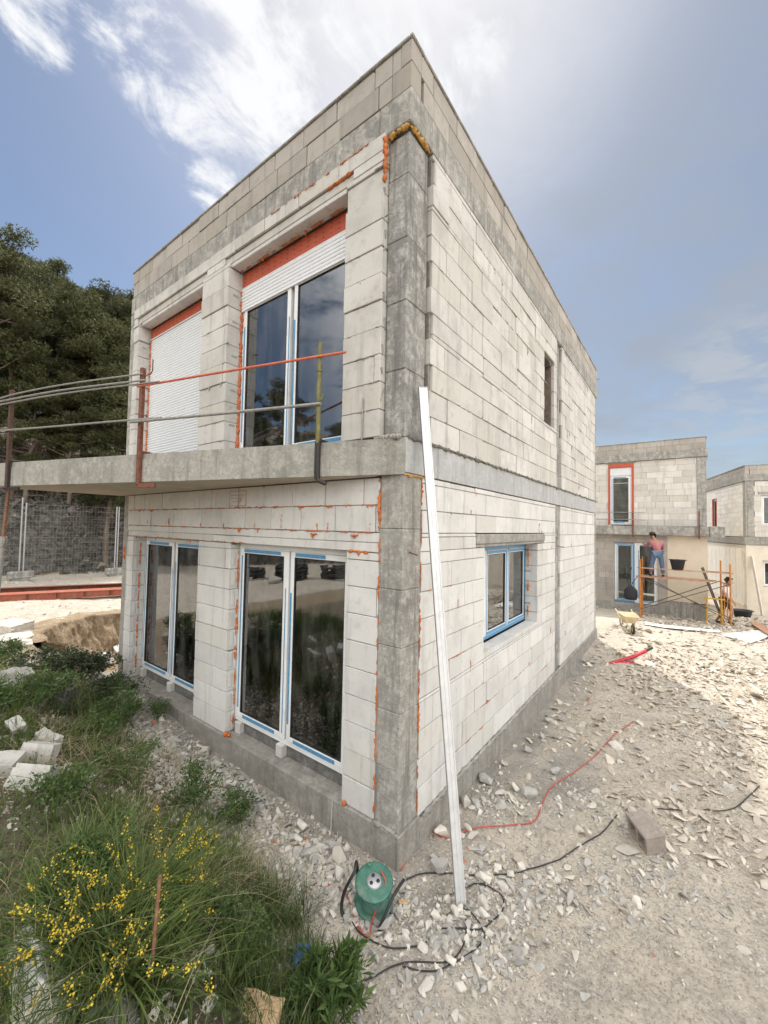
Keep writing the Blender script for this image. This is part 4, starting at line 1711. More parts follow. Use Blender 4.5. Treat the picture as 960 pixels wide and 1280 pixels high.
def rail(pts, r, mat, label, name='guard_rail'):
    m = MB()
    m.tube(smooth_path(pts, 5), r, 8)
    return tag(m.build(name, mat), label, 'rail', 'bars laid along the balcony posts')


rail([bp(6.15, 4.475, .06), bp(5.4, 4.53, .06), bp(4.4, 4.545, .06), bp(3.12, 4.52, .06)], .010, M['rebar'], 'topmost and most arched of the grey bars at the left of the balcony')
rail([bp(6.15, 4.44, .075), bp(4.6, 4.47, .075), bp(3.05, 4.435, .075)], .012, M['rebar'], 'grey bar just under the arched one at the left of the balcony')
rail([bp(6.15, 4.40, .065), bp(4.6, 4.43, .065), bp(2.85, 4.40, .065)], .010, M['rebar'], 'lowest of the three upper grey bars at the left of the balcony')
rail([bp(6.15, 4.06, .06), bp(5.0, 4.03, .065), bp(3.15, 4.00, .06), bp(2.8, 3.99, .06)], .012, M['rebar'], 'grey middle bar between the two left balcony posts')
rail([bp(3.25, 3.97, .085), bp(2.0, 3.965, .07), bp(.80, 3.965, .06)], .016, M['rebar'], 'grey middle pipe between reddish post and olive post')
rail([bp(3.2, 4.385, .05), bp(1.9, 4.405, .055), bp(.56, 4.42, .05)], .013, M['rail_red'], 'orange-red bar running across the upper windows')
m = MB()
m.tube([bp(.43, ZS1 - .02, -.05), bp(.43, 4.02, -.06)], .007, 6)
tag(m.build('rebar_stub', M['rebar']), 'short thin upright rebar on the balcony right of the olive post', 'rebar')

# prop under the balcony
pt = Vector((-5.80, -1.50, ZS0 - .022))
pz = gz(-5.98, -1.58)
pf = Vector((-5.98, -1.58, pz))
e = empty('steel_prop', pf, 0, 'galvanised steel prop with a rusty inner tube holding up the left end of the balcony', 'prop')
inv = Matrix.Translation(pf).inverted()
dr = (pt - pf)
m = MB(inv)
m.tube([pf, pf + dr * .72], .030, 12)
m.build('outer_tube', M['concrete_light'], e)
m = MB(inv)
m.tube([pf + dr * .70, pt - Vector((0, 0, .008))], .022, 12)
m.build('inner_tube', M['rust_light'], e)
m = MB(inv)
a = pf + dr * .70
m.tube([a - dr.normalized() * .05, a + dr.normalized() * .09], .042, 12)
m.tube([a + Vector((.08, 0, .0)), a + Vector((.08, 0, .06)), a + Vector((-.08, 0, .06)), a + Vector((-.08, 0, 0)), a + Vector((.08, 0, .0))], .007, 6)
m.build('collar', M['concrete_light'], e)
m = MB(inv)
m.cbox(pt.x - .07, pt.x + .07, pt.y - .07, pt.y + .07, pt.z - .008, pt.z)
m.cbox(pf.x - .07, pf.x + .07, pf.y - .07, pf.y + .07, pf.z - .004, pf.z + .006)
m.build('end_plate', M['rust_light'], e)

# ------------------------------------------------------------------ leaning aluminium screed pole
foot = gp(576, 1131)
top = Vector((.062, .18, 4.09))
t = (top - foot)
Lp = t.length
t.normalize()
u = Vector((.62, .70, 0))
u = (u - t * u.dot(t)).normalized()
v = t.cross(u)
MT = Matrix(((u.x, v.x, t.x, foot.x), (u.y, v.y, t.y, foot.y), (u.z, v.z, t.z, foot.z), (0, 0, 0, 1)))
e = empty('screed_pole', foot, 0, 'long aluminium screed pole leaning on the corner of the house', 'pole')
inv = Matrix.Translation(foot).inverted()
m = MB(inv @ MT)
m.cbox(-.040, .040, -.012, .012, 0, Lp, .003)
m.cbox(-.040, -.026, -.0165, .0165, .0, Lp, .003)
m.cbox(.026, .040, -.0165, .0165, .0, Lp, .003)
m.cbox(-.006, .006, -.0155, .0155, .0, Lp, .002)
m.build('profile', M['alu'], e)
m = MB(inv @ MT)
m.cbox(-.041, .041, -.0175, .0175, Lp, Lp + .004, .001)
m.build('end_cap', M['galv'], e)

# ------------------------------------------------------------------ cable reel
rc = gp(467, 1137)
toc = (Vector(CAM) - rc)
toc.z = 0
toc.normalize()
rot_ax = Vector((0, 0, 1)).cross(toc).normalized()
MR = Matrix.Translation(rc + Vector((0, 0, .13))) @ Matrix.Rotation(math.radians(14), 4, rot_ax)
e = empty('cable_reel', rc, 0, 'green plastic cable reel standing in the rubble below the house corner', 'cable reel')
inv = Matrix.Translation(rc).inverted()
m = MB(inv @ MR)
for z0 in (-.09, .085):
    m.lathe([(.045, z0), (.125, z0 - .004), (.138, z0), (.142, z0 + .006), (.138, z0 + .014), (.125, z0 + .018), (.06, z0 + .012), (.045, z0 + .012)], 40)
m.lathe([(.085, -.08), (.088, .0), (.085, .09)], 32)
m.build('drum', M['green'], e)
m = MB(inv @ MR)
for k in range(9):
    z = -.066 + k * .0165
    m.lathe([(.098 + .0085 * math.cos(a), z + .0085 * math.sin(a)) for a in np.linspace(0, 2 * PI, 9)], 28)
m.build('wound_cable', M['green'], e)
m = MB(inv @ MR)
m.lathe([(.0, .112), (.048, .112), (.056, .104), (.058, .092)], 28)
m.build('hub', M['galv'], e)
m = MB(inv @ MR)
for a in (.4, 2.5, 4.6):
    c = Vector((.030 * math.cos(a), .030 * math.sin(a), 0))
    m.lathe([(.0, .115), (.013, .115), (.014, .110)], 14, Matrix.Translation(c))
m.build('socket', M['black'], e)
m = MB(inv @ MR)
m.lathe([(.0, .122), (.012, .122), (.014, .10)], 12, Matrix.Translation((-.095, .06, 0)))
m.build('crank_knob', M['green'], e)
m = MB(inv @ MR)       # black tube frame
m.tube(smooth_path([(-.20, .05, -.10), (-.19, .02, .10), (-.15, -.05, .115), (-.165, -.14, .02), (-.14, -.20, -.08), (-.02, -.215, -.10), (.02, -.19, -.105)], 5), .012, 8)
m.tube(smooth_path([(.165, .15, .09), (.17, .02, .10), (.165, -.10, .02), (.16, -.20, -.10)], 5), .011, 8)
m.tube([(-.165, .02, -.115), (.165, .02, -.115)], .010, 8)
m.build('stand', M['black'], e)


def cable(name, pxs, r, mat, label, cat='cable', lift=.0, rise=None, group=None):
    pts = []
    for i, q in enumerate(pxs):
        dz = q[2] if len(q) > 2 else 0.0
        p = gp(q[0], q[1], dz)
        pts.append(p + Vector((0, 0, r + .009)))
    P = smooth_path(pts, 6)
    if len(pxs[0]) < 3:
        P = [Vector((p.x, p.y, max(p.z, gz(p.x, p.y) + r + .006))) for p in P]
    m = MB()
    m.tube(P, r, 7)
    return tag(m.build(name, mat), label, cat, group)


cable('red_cord', [(500, 1090), (515, 1068), (526, 1048), (537, 1041), (560, 1049), (594, 1037), (640, 1033), (668, 1028), (678, 1006), (690, 985), (720, 965), (745, 945), (768, 920), (792, 903)], .0055, M['cord_red'],
      'thin red cord running from the house corner across the shale', 'cord')
cable('red_cord', [(476, 1091, .24), (482, 1105, .22), (477, 1125, .12), (470, 1140, .06), (465, 1155, .02), (461, 1172, .01), (452, 1168), (443, 1150), (436, 1128), (428, 1115), (415, 1110), (400, 1106), (387, 1112), (378, 1120)],
      .0055, M['cord_red'], 'red cord hanging out of the green cable reel', 'cord')
cable('black_cable', [(456, 1230), (472, 1222), (491, 1212), (515, 1205), (540, 1206), (562, 1204), (577, 1190), (583, 1166), (581, 1145), (577, 1134)], .0047, M['black'], 'black cable coming from the foot of the aluminium pole', 'cable')
cable('black_cable', [(548, 1164), (572, 1164), (600, 1164), (618, 1152), (629, 1138), (627, 1122), (612, 1112), (596, 1107), (583, 1113)], .0047, M['black'], 'black cable loop lying right of the pole foot', 'cable')
cable('black_cable', [(503, 1212), (525, 1216), (545, 1217), (570, 1207), (590, 1193), (604, 1178), (604, 1165), (594, 1150), (580, 1134)], .0047, M['black'], 'outer black cable curve below the pole foot', 'cable')
cable('black_cable', [(508, 1103), (530, 1095), (555, 1094), (585, 1097), (612, 1096), (645, 1095), (672, 1087), (700, 1076), (728, 1058), (752, 1043), (772, 1020)], .005, M['black'], 'black cable running from the reel towards the hollow block', 'cable')
cable('black_cable', [(822, 1013), (850, 1015), (880, 1015), (912, 1014), (930, 1003), (944, 990), (962, 976)], .005, M['black'], 'dark cable running from the hollow block to the right edge', 'cable')
cable('black_cable', [(440, 1155), (452, 1172), (470, 1183), (492, 1189), (515, 1187), (534, 1180)], .0047, M['black'], 'black cable in front of the stone below the reel', 'cable')
cable('grey_cable', [(422, 1040), (422, 1075), (424, 1095), (415, 1115), (407, 1128), (402, 1140)], .005, M['cord_grey'], 'pale grey cord below the front plinth left of the reel', 'cord')
m = MB()
m.tube([(-.72, -.036, .27), (-.715, -.045, .15), (-.71, -.06, .0)], .006, 6)
tag(m.build('grey_cable', M['cord_grey']), 'pale cord hanging down the front plinth near the corner', 'cord')

# hollow block on the shale
hb = gp(812, 1062)
m = MB()
bw, bh, bdp, wt = .30, .20, .20, .035
m.cbox(-bw / 2, bw / 2, -bdp / 2, -bdp / 2 + wt, 0, bh)
m.cbox(-bw / 2, bw / 2, bdp / 2 - wt, bdp / 2, 0, bh)
for x in (-bw / 2, -.0175, bw / 2 - wt):
    m.cbox(x, x + wt, -bdp / 2 + wt + .001, bdp / 2 - wt - .001, .002, bh - .002)
m.add([(-bw / 2 + .01, -bdp / 2 + .012, bh * .5), (bw / 2 - .01, -bdp / 2 + .012, bh * .5), (bw / 2 - .01, bdp / 2 - .012, bh * .5), (-bw / 2 + .01, bdp / 2 - .012, bh * .5)], [(0, 1, 2, 3)])
o = m.build('hollow_block', M['hollow'])
o.location = (hb.x - .10, hb.y - .02, hb.z + .10)
o.scale = (.9, .9, .9)
o.rotation_euler = (math.radians(-78), math.radians(8), math.radians(-50))
tag(o, 'grey-brown hollow concrete block lying on its side on the shale', 'block')


def rough_block(name, p, sx, sy, sz, rot, mat, label, cat, group=None, seed=0, chip=.12):
    """broken piece of aerated block"""
    bm = bmesh.new()
    bmesh.ops.create_cube(bm, size=1)
    bmesh.ops.subdivide_edges(bm, edges=bm.edges, cuts=5, use_grid_fill=True)
    rs = random.Random(seed)
    cs = [(Vector((rs.choice((-.5, .5)), rs.choice((-.5, .5)), rs.choice((-.5, .5)))), rs.uniform(.15, .35) * (1 if chip > .1 else .6)) for _ in range(3 if chip > .1 else 1)]
    for w in bm.verts:
        c = w.co.copy()
        for (q, rr) in cs:
            dd = (c - q).length
            if dd < rr * 1.6:
                w.co -= (q * .55) * max(0, (1 - dd / (rr * 1.6))) * rs.uniform(.6, 1)
        edge = sum(1 for k in range(3) if abs(abs(c[k]) - .5) < .01)
        w.co += Vector([rs.gauss(0, .008 + .012 * (edge > 1)) for _ in range(3)]) * chip * 6
        w.co = Vector((w.co.x * sx, w.co.y * sy, w.co.z * sz))
    me = bpy.data.meshes.new(name)
    bm.to_mesh(me)
    bm.free()
    o = bpy.data.objects.new(name, me)
    COL.objects.link(o)
    me.materials.append(mat)
    o.rotation_euler = rot
    o.location = p
    return tag(o, label, cat, group)


p = gp(40, 978)
rough_block('broken_block', p + Vector((.02, .0, .05)), .28, .16, .18, (-.55, .12, .75), M['aacbit'], 'broken pale aerated block in front, tilted on the grass at left', 'block', None, 1, .06)
p = gp(45, 950)
rough_block('broken_block', p + Vector((0, .02, .05)), .27, .11, .17, (-.35, .10, .70), M['aacbit'], 'broken pale aerated block standing just behind the tilted one on the grass', 'block', None, 2, .08)
p = gp(56, 932)
rough_block('broken_block', p + Vector((0, 0, .04)), .28, .16, .10, (.2, .1, .3), M['aacbit'], 'flaking pale block rubble piece farthest up the grass of the three', 'block', None, 3, .2)
p = gp(20, 918)
rough_block('broken_block', p + Vector((0, 0, .06)), .17, .11, .14, (.25, .35, .2), M['aacbit'], 'pale block fragment by the left edge above the tilted blocks', 'block', None, 4, .12)
p = gp(4, 965)
rough_block('broken_block', p + Vector((0, 0, .06)), .22, .2, .12, (.1, .1, .9), M['aacbit'], 'pale block fragment at the left edge beside the tilted block', 'block', None, 5, .1)
for i, (px, py, r) in enumerate(FAR_AAC[:3]):
    p = gp(px, py)
    rough_block('broken_block', p + Vector((0, 0, r * .6)), r * 1.5, r * 1.1, r * 1.2, (.3 + .2 * i, -.3, .5 + i), M['block'],
                ['sunlit white block chunk in the trench nearest the shrub', 'sunlit white block lying against the far left corner of the house', 'small white block piece below the shrub by the far left corner'][i], 'block', None, 10 + i, .1)
for i, (px, py, r) in enumerate(FAR_AAC[3:]):
    p = gp(px, py)
    rough_block('rock_slab', p + Vector((0, 0, .08)), r * 1.6, r * 1.1, .2, (.1, .05 * i, .4 + i), M['rock'], ['pale flat rock slab at the left edge above the shrub', 'second pale rock slab below the first at the left edge'][i], 'rock', None, 20 + i, .12)
for i, (px, py, s) in enumerate([(20, 850, .30), (8, 870, .34), (28, 835, .22)]):
    p = gp(px, py)
    rough_block('rock_slab', p + Vector((0, 0, .05)), s * 1.3, s, .10, (.15, .1, i * 1.1), M['rock_grey'], 'grey rock slab among the weeds at the left edge', 'rock', 'grey rock slabs among the weeds at the left edge', 30 + i, .15)
# brick fragments
for i, (px, py, r) in enumerate([(395, 1067, .03), (252, 975, .035), (243, 968, .03), (383, 1050, .03), (585, 1062, .03), (581, 1078, .022), (262, 985, .03), (344, 1053, .03), (392, 1142, .022), (202, 900, .05), (193, 905, .04),
                                  (690, 872, .06), (736, 875, .05), (818, 1197, .02), (700, 790, .06)]):
    p = gp(px, py)
    o = stone_object('brick_fragment', p, r, False, M['brick_bit'], 300 + i)
    tag(o, 'small orange-red brick fragment lying in the rubble by the house', 'brick piece', 'orange brick fragments in the rubble')
p = gp(504, 1132)
m = MB()
m.cbox(-.035, .035, -.016, .016, 0, .012, .002)
o = m.build('wood_offcut', M['wood'])
o.location = p + Vector((0, 0, .02))
o.rotation_euler = (.1, .05, .6)
tag(o, 'small yellow wood offcut lying right of the green reel', 'wood')
# fibre stub pipes of red conduit
pp = []
base = gp(757, 829)
for i, (a, h, ln) in enumerate([(.55, .10, .9), (.80, .22, .95)]):
    b0 = base + Vector((.04 * i, .05 * i, -.03))
    d = Vector((math.cos(a), math.sin(a), 0))
    P = smooth_path([b0, b0 + d * ln * .35 + Vector((0, 0, h * .35)), b0 + d * ln * .7 + Vector((0, 0, h * .75)), b0 + d * ln + Vector((0, 0, h * 1.25))], 6)
    e = empty('conduit_pipe', b0, 0, ['red corrugated conduit stub lying lower beside the house', 'red corrugated conduit stub rising higher with a black end'][i], 'pipe')
    m = MB(Matrix.Translation(b0).inverted())
    Q, R_ = [], []
    for k in range(len(P) - 1):
        for j in range(4):
            Q.append(P[k].lerp(P[k + 1], j / 4))
            R_.append(.042 if j % 2 else .036)
    m.tube(Q, R_, 12)
    m.build('tube', M['pipe_red'], e)
    m = MB(Matrix.Translation(b0).inverted())
    m.tube([P[-1] - (P[-1] - P[-2]).normalized() * .01, P[-1] + (P[-1] - P[-2]).normalized() * (.03 if i == 0 else .16)], [.032, .030], 12)
    m.build('cut_end', M['black'], e)

# ------------------------------------------------------------------ second and third house
Z2 = -.60
h2 = empty('unfinished_house', (2.6, 17.3, Z2), 0, 'two-storey unfinished block house behind, with scaffold and beige plastered corner', 'house')
mb = MB()
mb.cbox(-8, -1.35, -.02, .3, -.6, .40, .01)
mb.build('plinth', M['concrete_light'], h2)
mb = MB()
mb.cbox(-1.345, -.46, .0, .3, -.6, .66, .01)
mb.build('plinth', M['concrete'], h2)
mb = MB()
mb.cbox(-.455, .01, .0, .3, -.6, .62, .01)
mb.build('plinth', M['concrete_light'], h2)
mb = MB()
mb.box(-.3, .012, .302, 9, -.6, .6)
mb.box(-8, -7.7, .302, 9, -.6, .4)
mb.build('plinth', M['concrete'], h2)
DH = (-3.17, -1.60, .40, 2.98)
block_wall('block_wall', h2, None, -8, -1.28, .40, 3.31, .0, [DH], mat='parapet', seed=81, chamfer=0)
mb = MB()
mb.cbox(-1.278, .008, -.008, .25, .665, 3.31, .004)
mb.cbox(-.24, .012, .252, 9, .605, 3.31, .004)
mb.build('plaster_wall', M['plaster'], h2)
WU = (-3.41, -2.44, 3.7, 6.40)
block_wall('block_wall', h2, None, -8, -.31, 3.70, 6.46, .02, [WU], mat='block_far', seed=82, chamfer=0)
block_wall('block_wall', h2, RZ90, .31, 9, 3.70, 6.46, .02, [], mat='block_far', seed=83, chamfer=0)
block_wall('block_wall', h2, Matrix.Translation((0, 9.2, 0)) @ Matrix.Rotation(PI, 4, 'Z'), .1, 7.9, .4, 6.46, .0, [(4.5, 7, 1, 2.6), (4.5, 7, 3.8, 6)], mat='block_far', seed=84, chamfer=0)
column(-.305, .0, .0, .3, 3.70, 6.46, .7, 85, 'concrete_column', 'concrete', h2)
mb = MB()
mb.cbox(-8.05, .06, -.30, .30, 3.31, 3.69, .01)
mb.cbox(-.3, .03, .302, 9, 3.32, 3.68, .01)
mb.cbox(.062, .52, -.33, .3, 3.28, 3.70, .015)
mb.build('balcony_slab', M['concrete'], h2)
mb = MB()
mb.box(-7.9, -.31, .31, 9, 3.4, 3.6)
mb.box(-7.9, -.31, .31, 9, 6.5, 6.7)
mb.build('floor_slab', M['concrete'], h2)
mb = MB()
mb.cbox(-8.05, .05, -.05, .3, 6.465, 6.78, .01)
mb.cbox(-.25, .046, .302, 9.2, 6.465, 6.78, .01)
mb.build('ring_beam', M['concrete'], h2)
block_wall('parapet', h2, None, -8, -.02, 6.785, 7.24, .0, [], mat='parapet', seed=86, chamfer=0, length=.5, course=.228, thick=.16)
block_wall('parapet', h2, RZ90, .17, 9.2, 6.785, 7.24, .0, [], mat='parapet', seed=87, chamfer=0, length=.5, course=.228, thick=.16)
mb = MB()
mb.cbox(-8.02, .02, -.03, .17, 7.242, 7.262, .004)
mb.cbox(-.17, .022, .172, 9.2, 7.242, 7.262, .004)
mb.build('coping', M['concrete_light'], h2)
# upper window with red surround and blue film
mb = MB()
mb.cbox(-3.405, -3.34, -.02, .2, 3.72, 6.22, .004)
mb.cbox(-2.52, -2.445, -.02, .2, 3.72, 6.22, .004)
mb.cbox(-3.405, -2.445, -.022, .2, 6.222, 6.395, .004)
mb.build('shutter_box', M['redboard'], h2)
mb = MB()
mb.cbox(-3.50, -2.35, .008, .2, 6.405, 6.50, .006)
mb.build('lintel', M['concrete_light'], h2)
shutter(h2, None, -3.335, -2.525, 5.92, 6.218, .03)
window(h2, None, -3.335, -2.525, 3.74, 5.88, .06, [(0, 1)], film=True, glass='glass_far')
# door: blue filmed left leaf, right leaf with lilac edge
window(h2, None, -3.165, -2.42, .42, 2.96, .05, [(0, 1)], filmall=True, glass='glass_far', fw=.07)
window(h2, None, -2.36, -1.61, .42, 2.96, .05, [(0, 1)], film=True, glass='glass_far', fw=.06)
mb = MB()
mb.cbox(-2.417, -2.363, .03, .14, .42, 2.96)
mb.build('mullion', M['pvc'], h2)
mb = MB()
mb.cbox(-3.165, -1.61, .06, .2, 2.962, 2.979, .002)
mb.build('foam_seal', M['mesh_red'], h2)
mb = MB()
for x in (-2.45, -.25):
    mb.bar((x, -.35, 3.2), (x, -.35, 4.3), .05, .05)
    mb.bar((x, -.35, 3.24), (x, -.05, 3.24), .05, .04)
mb.build('guard_post', M['rust'], h2)
mb = MB()
for z in (3.95, 4.25):
    mb.tube([(-6, -.38, z + .05), (-2.4, -.38, z), (-2.0, -.38, z - .02)], .014, 6)
mb.build('guard_rail', M['rebar'], h2)
mb = MB()
mb.box(-7.9, -.4, 4.5, 4.6, .3, 3.3)
mb.build('partition_wall', M['mortar'], h2)

h3 = empty('unfinished_house', (4.30, 23.8, -1.0), math.radians(12.35), 'farthest unfinished house at the right edge with a sunlit white rendered side wall', 'house')
LF = Matrix.Rotation(-PI / 2, 4, 'Z')           # front of this local frame looks to -x, x runs along -y
mb = MB()
mb.cbox(.0, 8, -.02, .3, -.8, .32, .01)
mb.cbox(-.02, .3, .302, 9, -.8, .32, .01)
mb.build('plinth', M['plaster_white'], h3)
FW = (.62, 1.7, 1.3, 2.55)
FU = (.62, 1.7, 4.25, 5.75)
block_wall('block_wall', h3, None, .0, 8, .32, 3.30, .012, [FW], mat='block_far', seed=91, chamfer=0)
mb = MB()
for (a, b, c, d) in [(0, .615, .325, 3.29), (1.705, 8, .325, 3.29), (.617, 1.703, .325, 1.29), (.617, 1.703, 2.56, 3.29)]:
    mb.box(a, b, -.006, .010, c, d)
mb.build('plaster_wall', M['plaster_white'], h3)
mb = MB()
mb.cbox(-.008, .24, .02, 9, .325, 3.29, .004)
u = .5
rs = random.Random(3)
while u < 8:
    mb.cbox(-.016, -.009, u, u + rs.uniform(.02, .06), .4, 3.1, .002)
    u += rs.uniform(.5, 1.1)
mb.build('plaster_wall', M['render_lit'], h3)
block_wall('block_wall', h3, None, .34, 8, 3.70, 6.46, .02, [FU], mat='block_far', seed=92, chamfer=0)
block_wall('block_wall', h3, LF, -9, -.32, 3.70, 6.46, .0, [(-5.0, -4.2, 3.75, 5.9)], mat='block_lit', seed=93, chamfer=0, rough=.002)
column(-.005, .07, -.01, .31, 3.70, 6.46, 3, 94, 'concrete_column', 'concrete_light', h3)
column(.075, .33, -.012, .3, 3.70, 6.46, .7, 95, 'concrete_column', 'concrete', h3)
mb = MB()
mb.cbox(-.06, 8, -.05, .3, 3.305, 3.69, .01)
mb.cbox(-.06, .3, .302, 9, 3.32, 3.66, .01)
mb.build('slab_edge', M['concrete_light'], h3)
mb = MB()
mb.box(.3, 7.9, .31, 9, 3.4, 3.6)
mb.box(.3, 7.9, .31, 9, 6.5, 6.7)
mb.box(7.7, 7.9, .31, 9, -.5, 6.7)
mb.box(.3, 7.9, 8.8, 9, -.5, 6.7)
mb.box(.3, 7.6, 3, 3.1, -.5, 6.5)
mb.build('floor_slab', M['concrete'], h3)
mb = MB()
mb.cbox(-.04, 8, -.04, .3, 6.465, 6.78, .01)
mb.cbox(-.04, .3, .302, 9, 6.465, 6.78, .01)
mb.build('ring_beam', M['concrete_light'], h3)
block_wall('parapet', h3, None, .17, 8, 6.785, 7.24, .0, [], mat='parapet', seed=96, chamfer=0, length=.5, course=.228, thick=.16)
block_wall('parapet', h3, LF, -9, -.0, 6.785, 7.24, .0, [], mat='parapet', seed=97, chamfer=0, length=.5, course=.228, thick=.16)
mb = MB()
mb.cbox(-.02, 8, -.03, .17, 7.242, 7.262, .004)
mb.cbox(-.022, .17, .172, 9, 7.242, 7.262, .004)
mb.build('coping', M['concrete'], h3)
window(h3, None, .63, 1.69, 1.31, 2.54, .12, [(0, .5), (.5, 1)], film=False, glass='glass_far')
window(h3, None, .63, 1.69, 4.26, 5.74, .12, [(0, .5), (.5, 1)], film=False, glass='glass_far')
window(h3, LF, -4.98, -4.22, 3.77, 5.88, .08, [(0, 1)], film=False, glass='glass_far')
mb = MB(LF)
mb.cbox(-5.0, -4.95, -.012, .08, 3.76, 5.9, .003)
mb.cbox(-4.27, -4.2, -.012, .08, 3.76, 5.9, .003)
mb.build('shutter_box', M['redboard'], h3)
mb = MB()
mb.cbox(.5, 1.9, -.012, .2, 5.80, 5.92, .005)
mb.build('lintel', M['concrete_light'], h3)
# plank leaning on its front
R3 = h3.matrix_basis if False else Matrix.Translation(h3.location) @ Matrix.Rotation(math.radians(12.35), 4, 'Z')
a = R3 @ Vector((.33, -.75, .0))
a.z = gz(a.x, a.y)
b = R3 @ Vector((.20, -.03, 2.75))
m = MB()
m.bar(a, b, .24, .03, (1, .2, 0))
tag(m.build('plank', M['whiteboard']), 'white plank leaning upright against the farthest house', 'plank')

# ------------------------------------------------------------------ scaffold in front of the second house
YF, YB = 15.75, 16.55
xl, xr = on_y(800, 720, YF).x, on_y(913, 720, YF).x
xlb, xrb = xl + .02, on_y(901, 720, YB).x
zdeck = on_y(830, 722, (YF + YB) / 2).z
zup = on_y(850, 713, YF).z
ztop = on_y(913, 707, YF).z
sc = empty('scaffold', ((xl + xr) / 2, YF, gz((xl + xr) / 2, YF)), 0, 'low orange frame scaffold with planks in front of the second house', 'scaffold')
inv = Matrix.Translation(sc.location).inverted()
for (xa, xb2) in ((xl, xlb), (xr, xrb)):
    m = MB(inv)
    za, zb = gz(xa, YF), gz(xb2, YB)
    m.tube([(xa, YF, za), (xa, YF, ztop + .05)], .028, 8)
    m.tube([(xb2, YB, zb), (xb2, YB, ztop + .12)], .028, 8)
    for z in (za + .25, (za + zdeck) / 2 + .1, zdeck - .05):
        m.tube([(xa, YF, z), (xb2, YB, z)], .021, 8)
    for f in (.33, .66):
        m.tube([(xa + (xb2 - xa) * f, YF + (YB - YF) * f, za + .25), (xa + (xb2 - xa) * f, YF + (YB - YF) * f, zdeck - .05)], .016, 6)
    m.build('frame', M['orange_steel'], sc)
for (p, q) in [((xl, YF - .03, zdeck), (xr, YF - .03, gz(xr, YF) + .35)), ((xl, YF - .04, gz(xl, YF) + .3), (xr, YF - .04, zdeck - .02)), ((xlb, YB + .03, zdeck), (xrb, YB + .03, gz(xrb, YB) + .3)), ((xlb, YB + .04, gz(xlb, YB) + .35), (xrb, YB + .04, zdeck))]:
    m = MB(inv)
    m.tube([p, q], .014, 6)
    m.build('brace', M['brace'], sc)
for i in range(3):
    m = MB(inv)
    yy = YF + .08 + i * .235
    m.cbox(xl - .15 + .05 * i, xr - .55 + .1 * i, yy, yy + .22, zdeck - .02, zdeck + .02)
    m.build('deck_plank', M['plank'], sc)
m = MB(inv)
m.cbox(xl - .1, xr + .1, YF + .031, YF + .16, zup - .02, zup + .015)
m.build('guard_plank', M['plank'], sc)
m = MB(inv)
m.cbox(xr - .65, xr + .05, YF + .165, YF + .42, zup - .018, zup + .018)
m.build('guard_plank', M['brace'], sc)

# tub on the upper plank, tub on the ground


def tub(name, p, r0, r1, h, label, cat, elong=1.0):
    m = MB()
    m.lathe([(0.0, .004), (r0, .0), (r1, h), (r1 + .012, h + .004), (r1 + .012, h + .016), (r1 - .008, h + .012), (r0 - .01, .014), (0, .014)], 28, Matrix.Diagonal((elong, 1, 1, 1)))
    o = m.build(name, M['tub'])
    o.location = p
    m2 = MB()
    for s in (-1, 1):
        m2.tube(smooth_path([(s * r1 * elong, -.06, h - .01), (s * (r1 * elong + .035), -.05, h), (s * (r1 * elong + .035), .05, h), (s * r1 * elong, .06, h - .01)], 4), .009, 6)
    m2.build('handle', M['tub'], o)
    return tag(o, label, cat)


px = on_y(847, 712, YF + .1)
tub('mortar_bucket', (px.x, YF + .10, zup + .017), .15, .21, .36, 'black mortar bucket standing on the upper plank of the scaffold', 'bucket', 1.15)
p = gp(928, 773)
tub('mortar_tub', (p.x, p.y, p.z + .01), .24, .34, .33, 'round black mortar tub on the ground right of the scaffold', 'tub')
p = gp(796, 762)
e = empty('tool_bag', (xl - .32, YF + .1, zdeck - .95), 0, 'black bag hanging with bars on the left end of the scaffold', 'bag')
m = MB()
m.lathe([(0, 0), (.16, .02), (.2, .15), (.19, .38), (.1, .52), (.03, .56)], 14, Matrix.Diagonal((1.2, .7, 1, 1)))
m.build('sack', M['dark_cloth'], e)
m = MB()
m.tube([(0, 0, .5), (.1, -.02, .75), (.25, 0, .96)], .012, 6)
m.tube([(-.05, 0, .5), (-.16, 0, .95), (-.2, 0, 1.25)], .014, 6)
m.tube([(.0, .02, .5), (-.02, 0, 1.0), (.02, 0, 1.3)], .014, 6)
m.build('strap', M['dark_cloth'], e)

# ladder beside the right frame
a = gp(899, 764)
a = Vector((xr - .12, YB + .35, gz(xr - .12, YB + .35)))
b = Vector((xr - .75, YB + .1, zup + .1))
e = empty('ladder', a, 0, 'dark brown ladder leaning against the right end of the scaffold', 'ladder')
inv = Matrix.Translation(a).inverted()
w = Vector((.05, .34, 0))
for s in (-.5, .5):
    m = MB(inv)
    m.bar(a + w * s, b + w * s, .05, .03)
    m.build('rail', M['brace'], e)
m = MB(inv)
for k in range(1, 7):
    c = a.lerp(b, k / 7)
    m.tube([c - w * .5, c + w * .5], .016, 6)
m.build('rungs', M['brace'], e)
# yellow trestle
tp = Vector((xr - .42, YF + .38, 0))
tp.z = gz(tp.x, tp.y)
e = empty('trestle', tp, 0, 'yellow steel trestle under the right end of the scaffold', 'trestle')
m = MB()
for sx in (-.22, .22):
    m.bar((sx, 0, 0), (sx * .9, .05, .95), .05, .04)
    m.bar((sx, .5, 0), (sx * .9, .25, .95), .05, .04)
m.bar((-.3, .05, .95), (.3, .05, .95), .05, .05)
m.bar((-.22, .02, .4), (.22, .02, .4), .04, .03)
m.build('legs', M['yellow'], e)

